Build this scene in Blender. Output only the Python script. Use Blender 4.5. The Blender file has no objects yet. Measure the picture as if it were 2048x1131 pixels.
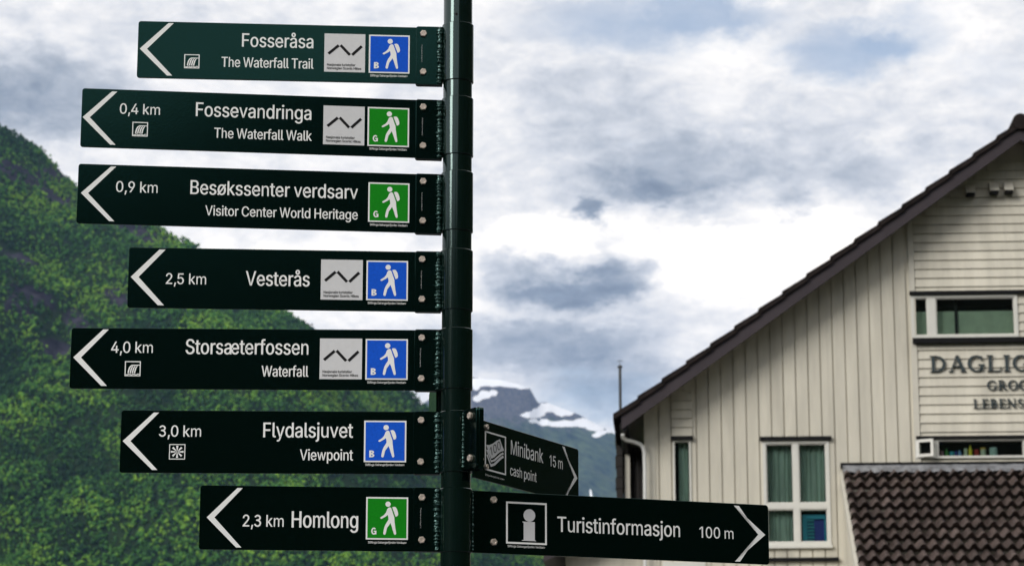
import bpy, bmesh, math, random
import numpy as np
from mathutils import Vector, noise
from mathutils.geometry import tessellate_polygon

R = math.radians
random.seed(7); rng = np.random.default_rng(7)
scene = bpy.context.scene
COL = scene.collection

# ------------------------------------------------------------------ camera
F, PW, PH, TH = 5000.0, 2048.0, 1131.0, R(12.5)
CAM = Vector((0, 0, 1.6))
cam = bpy.data.cameras.new("camera"); camo = bpy.data.objects.new("camera", cam); COL.objects.link(camo)
camo.location = CAM; camo.rotation_euler = (R(90) + TH, 0, 0)
cam.sensor_width = 36.0; cam.lens = 36.0 * F / PW
cam.clip_start = 0.1; cam.clip_end = 30000
cam.dof.use_dof = True; cam.dof.focus_distance = 5.52; cam.dof.aperture_fstop = 13.5
scene.camera = camo

# ------------------------------------------------------------------ view
scene.view_settings.view_transform = 'Standard'; scene.view_settings.look = 'None'
scene.view_settings.exposure = 0.25; scene.view_settings.gamma = 1.0
scene.render.engine = 'CYCLES'
scene.cycles.use_denoising = True
scene.cycles.max_bounces = 8; scene.cycles.transparent_max_bounces = 12
scene.cycles.volume_bounces = 1
scene.cycles.caustics_reflective = False; scene.cycles.caustics_refractive = False

SUN_EL, SUN_AZ = R(28), R(226)       # azimuth clockwise from +Y: behind the camera, a bit left
HAZE_DENSITY = 3.3e-5

# ------------------------------------------------------------------ pixel <-> place
def ray(px, py):
    x = (px - PW / 2) / F; y = (PH / 2 - py) / F
    c, s = math.cos(TH), math.sin(TH)
    return Vector((x, c - y * s, s + y * c))
def azel(px, py):
    d = ray(px, py).normalized()
    return math.atan2(d.x, d.y), math.asin(d.z)
def at_dist(px, py, Y):
    d = ray(px, py); return CAM + d * (Y / d.y)

class Plane:
    """vertical plane through O with horizontal direction turned by yaw; s along it, z up, o towards the viewer"""
    def __init__(self, O, yaw):
        self.O = Vector((O[0], O[1], 0)); self.yaw = yaw
        self.t = Vector((math.cos(yaw), math.sin(yaw), 0)); self.n = Vector((math.sin(yaw), -math.cos(yaw), 0))
    def at(self, px, py, o=0.0):
        d = ray(px, py); P0 = self.O + self.n * o
        k = (P0 - CAM).dot(self.n) / d.dot(self.n); P = CAM + d * k
        return (P - self.O).dot(self.t), P.z
    def w(self, s, z, o=0.0):
        return self.O + self.t * s + Vector((0, 0, z)) + self.n * o

# ------------------------------------------------------------------ sky and sun
def NW(nt, t, **kw):
    n = nt.nodes.new(t)
    for k, v in kw.items(): setattr(n, k, v)
    return n
def link(nt, a, b): nt.links.new(a, b)
def mathn(nt, op, a, b=None, clamp=False):
    n = NW(nt, 'ShaderNodeMath', operation=op); n.use_clamp = clamp
    for i, v in enumerate((a, b)):
        if v is None: continue
        if isinstance(v, (int, float)): n.inputs[i].default_value = v
        else: link(nt, v, n.inputs[i])
    return n.outputs[0]

def build_world():
    w = bpy.data.worlds.new("World"); scene.world = w; w.use_nodes = True
    nt = w.node_tree; nt.nodes.clear()
    out = NW(nt, 'ShaderNodeOutputWorld')
    sky = NW(nt, 'ShaderNodeTexSky', sky_type='NISHITA'); sky.sun_disc = False
    sky.sun_elevation = SUN_EL; sky.sun_rotation = SUN_AZ
    bg1 = NW(nt, 'ShaderNodeBackground'); bg1.inputs[1].default_value = 0.11; link(nt, sky.outputs[0], bg1.inputs[0])
    tc = NW(nt, 'ShaderNodeTexCoord'); D = tc.outputs['Generated']
    sep = NW(nt, 'ShaderNodeSeparateXYZ'); link(nt, D, sep.inputs[0])
    az = mathn(nt, 'ARCTAN2', sep.outputs[0], sep.outputs[1]); el = mathn(nt, 'ARCSINE', sep.outputs[2])
    mp = NW(nt, 'ShaderNodeMapping'); mp.inputs['Scale'].default_value = (1, 1, 2.0); link(nt, D, mp.inputs[0])
    def nz(scale, detail, rough, dist=0.0, off=0):
        m2 = NW(nt, 'ShaderNodeVectorMath', operation='ADD'); link(nt, mp.outputs[0], m2.inputs[0]); m2.inputs[1].default_value = (off, off * .7, off * .3)
        n = NW(nt, 'ShaderNodeTexNoise'); n.inputs['Scale'].default_value = scale; n.inputs['Detail'].default_value = detail
        n.inputs['Roughness'].default_value = rough; n.inputs['Distortion'].default_value = dist
        link(nt, m2.outputs[0], n.inputs['Vector']); return n
    base = nz(9, 9, .58, .4, 3.1).outputs[0]
    fine = nz(30, 10, .64, .5, 9.2).outputs[0]
    wv = nz(30, 9, .68, 0, 5.5)
    comb = NW(nt, 'ShaderNodeCombineXYZ'); link(nt, az, comb.inputs[0]); link(nt, el, comb.inputs[1])
    c1 = NW(nt, 'ShaderNodeVectorMath', operation='SUBTRACT'); link(nt, wv.outputs['Color'], c1.inputs[0]); c1.inputs[1].default_value = (.5, .5, .5)
    c2 = NW(nt, 'ShaderNodeVectorMath', operation='MULTIPLY'); link(nt, c1.outputs[0], c2.inputs[0]); c2.inputs[1].default_value = (.040, .032, 0)
    c3 = NW(nt, 'ShaderNodeVectorMath', operation='ADD'); link(nt, comb.outputs[0], c3.inputs[0]); link(nt, c2.outputs[0], c3.inputs[1])
    P = c3.outputs[0]
    def blob(px, py, rx, ry, amp):
        a, e = azel(px, py)
        s1 = NW(nt, 'ShaderNodeVectorMath', operation='SUBTRACT'); link(nt, P, s1.inputs[0]); s1.inputs[1].default_value = (a, e, 0)
        s2 = NW(nt, 'ShaderNodeVectorMath', operation='MULTIPLY'); link(nt, s1.outputs[0], s2.inputs[0]); s2.inputs[1].default_value = (F / rx, F / ry, 0)
        s3 = NW(nt, 'ShaderNodeVectorMath', operation='DOT_PRODUCT'); link(nt, s2.outputs[0], s3.inputs[0]); link(nt, s2.outputs[0], s3.inputs[1])
        q = mathn(nt, 'POWER', s3.outputs['Value'], 1.8)
        e1 = mathn(nt, 'EXPONENT', mathn(nt, 'MULTIPLY', q, -1.0))
        return mathn(nt, 'MULTIPLY', e1, amp)
    def total(L, start):
        v = start
        for b in L: v = mathn(nt, 'ADD', v, blob(*b))
        return v
    # brightness of the cloud
    v = mathn(nt, 'ADD', mathn(nt, 'MULTIPLY', mathn(nt, 'SUBTRACT', base, .5), .60), mathn(nt, 'MULTIPLY', mathn(nt, 'SUBTRACT', fine, .5), .66))
    wisp = nz(85, 8, .62, .3, 2.7).outputs[0]
    v = mathn(nt, 'ADD', v, mathn(nt, 'MULTIPLY', mathn(nt, 'SUBTRACT', wisp, .5), .34))
    v = mathn(nt, 'ADD', v, .715)
    v = total(SKY_LIGHT, v)
    # blue of open sky
    b = total(SKY_BLUE, mathn(nt, 'MULTIPLY', mathn(nt, 'SUBTRACT', fine, .5), .9))
    b = mathn(nt, 'ADD', b, mathn(nt, 'MULTIPLY', mathn(nt, 'SUBTRACT', base, .66), .5))
    cr = NW(nt, 'ShaderNodeValToRGB'); e = cr.color_ramp
    stops = [(0.0, (.165, .195, .24)), (.22, (.27, .305, .355)), (.42, (.46, .485, .52)), (.58, (.68, .685, .70)), (.76, (.95, .915, .87)), (1.0, (1.3, 1.21, 1.08))]
    e.elements[0].position = stops[0][0]; e.elements[0].color = (*stops[0][1], 1)
    e.elements[1].position = 1.0; e.elements[1].color = (*stops[-1][1], 1)
    for p, c in stops[1:-1]:
        q = e.elements.new(p); q.color = (*c, 1)
    link(nt, v, cr.inputs[0])
    bg2 = NW(nt, 'ShaderNodeBackground'); bg2.inputs[1].default_value = 1.0; link(nt, cr.outputs[0], bg2.inputs[0])
    cov = mathn(nt, 'SUBTRACT', 1.0, mathn(nt, 'MULTIPLY', b, 1.0, True), True)
    cov = mathn(nt, 'MAXIMUM', cov, .25)
    mx = NW(nt, 'ShaderNodeMixShader'); link(nt, cov, mx.inputs[0]); link(nt, bg1.outputs[0], mx.inputs[1]); link(nt, bg2.outputs[0], mx.inputs[2])
    link(nt, mx.outputs[0], out.inputs[0])
# (where in the sky, size) then how much lighter or darker / bluer
SKY_LIGHT = [(1150, 545, 165, 66, -.52), (1260, 555, 75, 42, -.32), (1110, 592, 130, 36, -.26), (1180, 518, 50, 20, .12), (1182, 418, 46, 24, -.52),
             (1420, 335, 270, 58, -.20), (1250, 290, 170, 80, -.24), (1340, 370, 110, 34, -.10), (1770, 330, 140, 50, -.22), (1650, 230, 200, 60, -.08), (1330, 385, 110, 26, -.20),
             (1090, 695, 210, 56, -.40), (1230, 770, 170, 55, -.34), (1400, 420, 60, 22, -.16), (1590, 425, 34, 40, -.28), (1700, 465, 90, 20, -.16), (1480, 440, 60, 14, -.12), (1250, 180, 240, 60, -.12),
             (1440, 510, 420, 75, .36), (1080, 470, 130, 50, .36), (1620, 470, 140, 50, .2), (700, 560, 300, 90, .30),
             (60, 190, 210, 90, -.42), (260, 260, 120, 60, -.06), (230, 30, 200, 50, -.02), (700, 10, 300, 60, -.04), (1900, 60, 110, 40, .10), (1470, 100, 120, 60, .05)]
SKY_BLUE = [(1270, 40, 260, 70, .65), (1690, 100, 140, 55, .75), (1830, 70, 90, 60, .35), (1180, 800, 140, 50, .42), (1480, 30, 160, 40, .3), (1990, 140, 80, 60, .25)]
build_world()
sun = bpy.data.lights.new("sun", 'SUN'); sun.energy = 2.4; sun.angle = R(28); sun.color = (1, .97, .92)
suno = bpy.data.objects.new("sun", sun); COL.objects.link(suno)
sd = Vector((math.sin(SUN_AZ) * math.cos(SUN_EL), math.cos(SUN_AZ) * math.cos(SUN_EL), math.sin(SUN_EL)))
suno.rotation_euler = sd.to_track_quat('Z', 'Y').to_euler(); suno.location = (0, -5, 30)

# ------------------------------------------------------------------ materials
MATS = {}
def mat(name, col, rough=.5, metal=0.0, var=.0, vscale=8.0, bump=0.0, bscale=40.0, coat=0.0, spec=None, col2=None, stretch=(1, 1, 1), detail=6, tint=None):
    m = bpy.data.materials.new(name); m.use_nodes = True; nt = m.node_tree
    p = nt.nodes['Principled BSDF']
    p.inputs['Base Color'].default_value = (*col, 1); p.inputs['Roughness'].default_value = rough; p.inputs['Metallic'].default_value = metal
    p.inputs['Coat Weight'].default_value = coat; p.inputs['Coat Roughness'].default_value = .08
    if tint: p.inputs['Specular Tint'].default_value = (*tint, 1)
    if spec is not None: p.inputs['Specular IOR Level'].default_value = spec
    tc = NW(nt, 'ShaderNodeTexCoord'); mp = NW(nt, 'ShaderNodeMapping'); mp.inputs['Scale'].default_value = stretch; link(nt, tc.outputs['Object'], mp.inputs[0])
    if var or col2:
        n = NW(nt, 'ShaderNodeTexNoise'); n.inputs['Scale'].default_value = vscale; n.inputs['Detail'].default_value = detail; n.inputs['Roughness'].default_value = .6
        link(nt, mp.outputs[0], n.inputs['Vector'])
        cr = NW(nt, 'ShaderNodeValToRGB'); cr.color_ramp.elements[0].position = .32; cr.color_ramp.elements[1].position = .68
        a = [max(0, c * (1 - var)) for c in col]; b = [min(1, c * (1 + var)) for c in col]
        if col2: a, b = col, col2
        cr.color_ramp.elements[0].color = (*a, 1); cr.color_ramp.elements[1].color = (*b, 1)
        link(nt, n.outputs[0], cr.inputs[0]); link(nt, cr.outputs[0], p.inputs['Base Color'])
    if bump:
        n = NW(nt, 'ShaderNodeTexNoise'); n.inputs['Scale'].default_value = bscale; n.inputs['Detail'].default_value = 3
        link(nt, mp.outputs[0], n.inputs['Vector'])
        b = NW(nt, 'ShaderNodeBump'); b.inputs['Strength'].default_value = bump; b.inputs['Distance'].default_value = .02 if bscale < 100 else .001
        link(nt, n.outputs[0], b.inputs['Height']); link(nt, b.outputs[0], p.inputs['Normal'])
    MATS[name] = m; return m
mat('green_paint', (.0006, .0023, .0019), .12, bump=.028, bscale=190, spec=.42, tint=(.30, 1, .86))
mat('pole_paint', (.0010, .0055, .0042), .10, bump=.03, bscale=300, spec=.8, tint=(.75, 1, .96))
mat('weld_paint', (.003, .013, .010), .2, spec=.7, tint=(.6, 1, .95))
mat('sign_white', (.80, .80, .785), .5, var=.03, vscale=60, spec=.25)
mat('sign_grey', (.60, .60, .61), .5, var=.03, vscale=80)
mat('sign_black', (.006, .006, .007), .5, spec=.2)
mat('sign_blue', (.003, .085, .58), .5, var=.10, vscale=200, spec=.15)
mat('sign_green', (.003, .215, .005), .5, var=.08, vscale=200, spec=.15)
mat('bolt_steel', (.66, .56, .48), .35, .65, var=.18, vscale=250)
mat('cream_boards', (.60, .565, .475), .6, var=.13, vscale=6, stretch=(1, 1, .12), bump=.15, bscale=30)
mat('cream_trim', (.60, .57, .49), .55, var=.05, vscale=6)
mat('white_frame', (.66, .65, .60), .45, var=.04, vscale=8)
mat('dark_flashing', (.0035, .0035, .0045), .6, var=.2, vscale=6, spec=.2)
mat('barge_purple', (.050, .041, .047), .6, spec=.2, var=.12, vscale=4, stretch=(.5, .5, .5))
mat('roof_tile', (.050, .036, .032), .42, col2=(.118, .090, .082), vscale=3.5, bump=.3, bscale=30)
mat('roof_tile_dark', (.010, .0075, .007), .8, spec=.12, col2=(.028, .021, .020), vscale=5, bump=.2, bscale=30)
mat('soffit', (.34, .31, .25), .7, var=.1, vscale=4)
mat('brown_boards', (.011, .008, .0065), .7, var=.3, vscale=10, stretch=(1, 1, .15))
mat('lead', (.25, .255, .27), .45, .3, var=.45, vscale=9)
mat('lettering_dark', (.03, .045, .05), .5, var=.2, vscale=20)
mat('curtain', (.42, .56, .49), .85, var=.25, vscale=9, stretch=(1, 1, .2))
mat('blind', (.58, .74, .56), .8, var=.12, vscale=6)
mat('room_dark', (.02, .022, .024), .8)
mat('gutter_white', (.62, .62, .6), .4, var=.05, vscale=5)
mat('mast_dark', (.05, .055, .06), .5)
for n_, c_ in (('pink', (.35, .2, .25)), ('leaf', (.03, .16, .03)), ('teal', (.03, .26, .33)), ('navy', (.02, .04, .25)), ('sky', (.12, .25, .45)),
               ('pale', (.45, .55, .40)), ('yellow', (.62, .50, .02)), ('red', (.28, .02, .015)), ('orange', (.60, .36, .05)), ('mint', (.36, .58, .50)), ('blue', (.04, .36, .52))):
    mat('goods_' + n_, tuple(min(.8, v * 1.5) for v in c_), .5, var=.1, vscale=30)

def tone(name, amt, vor=0.0, lichen=False):
    nt = MATS[name].node_tree; p = nt.nodes['Principled BSDF']; src = p.inputs['Base Color'].links[0].from_socket
    if vor:
        tc = NW(nt, 'ShaderNodeTexCoord'); v = NW(nt, 'ShaderNodeTexVoronoi'); v.inputs['Scale'].default_value = vor; link(nt, tc.outputs['Object'], v.inputs['Vector'])
        sp = NW(nt, 'ShaderNodeSeparateXYZ'); link(nt, v.outputs['Color'], sp.inputs[0]); f = sp.outputs[0]
    else:
        g = NW(nt, 'ShaderNodeNewGeometry'); f = g.outputs['Random Per Island']
    k = mathn(nt, 'ADD', mathn(nt, 'MULTIPLY', f, 2 * amt), 1 - amt)
    m = NW(nt, 'ShaderNodeVectorMath', operation='SCALE'); link(nt, src, m.inputs[0]); link(nt, k, m.inputs['Scale']); out = m.outputs[0]
    if lichen:
        tc = NW(nt, 'ShaderNodeTexCoord'); n = NW(nt, 'ShaderNodeTexNoise'); n.inputs['Scale'].default_value = 2.3; n.inputs['Detail'].default_value = 9; n.inputs['Roughness'].default_value = .75; link(nt, tc.outputs['Object'], n.inputs['Vector'])
        c = NW(nt, 'ShaderNodeValToRGB'); c.color_ramp.elements[0].position = .60; c.color_ramp.elements[1].position = .70; link(nt, n.outputs[0], c.inputs[0])
        x = NW(nt, 'ShaderNodeMix'); x.data_type = 'RGBA'; link(nt, mathn(nt, 'MULTIPLY', c.outputs[0], .6), x.inputs[0]); link(nt, out, x.inputs[6]); x.inputs[7].default_value = (.13, .10, .035, 1); out = x.outputs[2]
    link(nt, out, p.inputs['Base Color'])
tone('cream_boards', .06); tone('roof_tile', .38, 6.5, True)
def glass():
    m = bpy.data.materials.new('window_glass'); m.use_nodes = True; nt = m.node_tree; nt.nodes.clear()
    o = NW(nt, 'ShaderNodeOutputMaterial'); t = NW(nt, 'ShaderNodeBsdfTransparent'); t.inputs[0].default_value = (.92, .96, .94, 1)
    g = NW(nt, 'ShaderNodeBsdfGlossy'); g.inputs['Roughness'].default_value = .03; g.inputs['Color'].default_value = (.9, .9, .9, 1)
    fr = NW(nt, 'ShaderNodeFresnel'); fr.inputs[0].default_value = 1.45
    mx = NW(nt, 'ShaderNodeMixShader'); link(nt, fr.outputs[0], mx.inputs[0]); link(nt, t.outputs[0], mx.inputs[1]); link(nt, g.outputs[0], mx.inputs[2]); link(nt, mx.outputs[0], o.inputs[0])
    MATS['window_glass'] = m
glass()

# ------------------------------------------------------------------ mesh helpers
class MB:
    def __init__(self): self.v = []; self.f = []
    def add(self, verts, faces):
        k = len(self.v); self.v += [Vector(p) for p in verts]; self.f += [tuple(i + k for i in f) for f in faces]; return self
    def hexa(self, P):                       # 8 corners: bottom ring 0-3, top ring 4-7
        return self.add(P, [(3, 2, 1, 0), (4, 5, 6, 7), (0, 1, 5, 4), (1, 2, 6, 5), (2, 3, 7, 6), (3, 0, 4, 7)])
    def pbox(self, pl, s0, s1, z0, z1, o0, o1, z1b=None):     # box in a vertical plane, z1b: other top height at s1 (slanted top)
        if z1b is None: z1b = z1
        return self.hexa([pl.w(s0, z0, o1), pl.w(s1, z0, o1), pl.w(s1, z0, o0), pl.w(s0, z0, o0), pl.w(s0, z1, o1), pl.w(s1, z1b, o1), pl.w(s1, z1b, o0), pl.w(s0, z1, o0)])
    def tube(self, pts, r, n=12, caps=True):
        pts = [Vector(p) for p in pts]; rr = r if isinstance(r, (list, tuple)) else [r] * len(pts); k0 = len(self.v)
        for i, p in enumerate(pts):
            d = (pts[min(i + 1, len(pts) - 1)] - pts[max(i - 1, 0)]).normalized()
            a = d.cross(Vector((0, 1, 0))) if abs(d.y) < .9 else d.cross(Vector((1, 0, 0))); a.normalize(); b = d.cross(a)
            for j in range(n):
                t = 2 * math.pi * j / n; self.v.append(p + (a * math.cos(t) + b * math.sin(t)) * rr[i])
        for i in range(len(pts) - 1):
            for j in range(n):
                q = (j + 1) % n; self.f.append((k0 + i * n + j, k0 + i * n + q, k0 + (i + 1) * n + q, k0 + (i + 1) * n + j))
        if caps:
            self.f.append(tuple(k0 + j for j in range(n))[::-1]); self.f.append(tuple(k0 + (len(pts) - 1) * n + j for j in range(n)))
        return self
    def lathe(self, c, prof, n=64):          # closed profile ring of (r, z), about vertical axis at c
        k0 = len(self.v); m = len(prof)
        for j in range(n):
            a = 2 * math.pi * j / n
            for r, z in prof: self.v.append(Vector((c[0] + r * math.cos(a), c[1] + r * math.sin(a), z)))
        for j in range(n):
            q = (j + 1) % n
            for i in range(m):
                i2 = (i + 1) % m; self.f.append((k0 + j * m + i, k0 + q * m + i, k0 + q * m + i2, k0 + j * m + i2))
        return self
    def poly(self, pl, pts, o):              # flat filled outline on a plane
        P = [pl.w(s, z, o) for s, z in pts]; tri = tessellate_polygon([[Vector((s, z, 0)) for s, z in pts]])
        k = len(self.v); self.v += P
        for t in tri:
            a, b, c = (pts[i] for i in t)
            ar = (b[0] - a[0]) * (c[1] - a[1]) - (b[1] - a[1]) * (c[0] - a[0])
            self.f.append(tuple(k + i for i in (t if ar > 0 else t[::-1])))
        return self
    def prism(self, pl, pts, o0, o1):        # outline with thickness
        ar = sum(pts[i][0] * pts[(i + 1) % len(pts)][1] - pts[(i + 1) % len(pts)][0] * pts[i][1] for i in range(len(pts)))
        if ar < 0: pts = pts[::-1]
        self.poly(pl, pts, o1); n = len(pts); k = len(self.v)
        self.v += [pl.w(s, z, o1) for s, z in pts] + [pl.w(s, z, o0) for s, z in pts]
        for i in range(n):
            q = (i + 1) % n; self.f.append((k + i, k + n + i, k + n + q, k + q))
        tri = tessellate_polygon([[Vector((s, z, 0)) for s, z in pts]])
        for t in tri:
            a, b, c = (pts[i] for i in t); ar = (b[0] - a[0]) * (c[1] - a[1]) - (b[1] - a[1]) * (c[0] - a[0])
            self.f.append(tuple(k + n + i for i in (t[::-1] if ar > 0 else t)))
        return self
    def build(self, name, m, parent=None, smooth=None):
        me = bpy.data.meshes.new(name); off = root_loc(parent)
        me.from_pydata([tuple(p - off) for p in self.v], [], self.f); me.update()
        if m: me.materials.append(MATS[m] if isinstance(m, str) else m)
        if smooth:
            me.polygons.foreach_set('use_smooth', [True] * len(me.polygons)); me.set_sharp_from_angle(angle=R(smooth))
        o = bpy.data.objects.new(name, me); COL.objects.link(o)
        if parent is not None: o.parent = parent
        return o
def root_loc(o):
    v = Vector((0, 0, 0))
    while o is not None: v = v + Vector(o.location); o = o.parent
    return v
def tag(o, label=None, cat=None, group=None, kind=None):
    if label: o['label'] = label
    if cat: o['category'] = cat
    if group: o['group'] = group
    if kind: o['kind'] = kind
    return o
def thing(name, loc, label, cat, group=None):
    o = bpy.data.objects.new(name, None); o.location = loc; o.empty_display_size = .1; COL.objects.link(o)
    return tag(o, label, cat, group)

def slab(pl, s0, s1, z0, z1, o0, o1, r=.005, ch=.0007, corners='1111'):   # rounded plate, softened front edge
    def ring(ins):
        P = []; rr = max(r - ins, .0004)
        for (cx, cz, a0, on) in ((s1 - r, z1 - r, 0, corners[1]), (s0 + r, z1 - r, 90, corners[0]), (s0 + r, z0 + r, 180, corners[3]), (s1 - r, z0 + r, 270, corners[2])):
            for k in range(6):
                a = R(a0 + 18 * k)
                if on == '1': P.append((cx + rr * math.cos(a), cz + rr * math.sin(a)))
                else:
                    q = R(a0 + 45); P.append((cx + (r - ins) * math.copysign(1, math.cos(q)), cz + (r - ins) * math.copysign(1, math.sin(q))))
        Q = []
        for p in P:
            if not Q or (abs(p[0] - Q[-1][0]) + abs(p[1] - Q[-1][1])) > 1e-7: Q.append(p)
        return Q
    b = MB(); A, B = ring(0), ring(ch); n = len(A)
    b.v = [pl.w(s, z, o0) for s, z in A] + [pl.w(s, z, o1 - ch) for s, z in A] + [pl.w(s, z, o1) for s, z in B]
    b.f = [tuple(range(n))[::-1], tuple(2 * n + i for i in range(n))]
    for i in range(n):
        q = (i + 1) % n; b.f += [(i, q, n + q, n + i), (n + i, n + q, 2 * n + q, 2 * n + i)]
    return b

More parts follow.
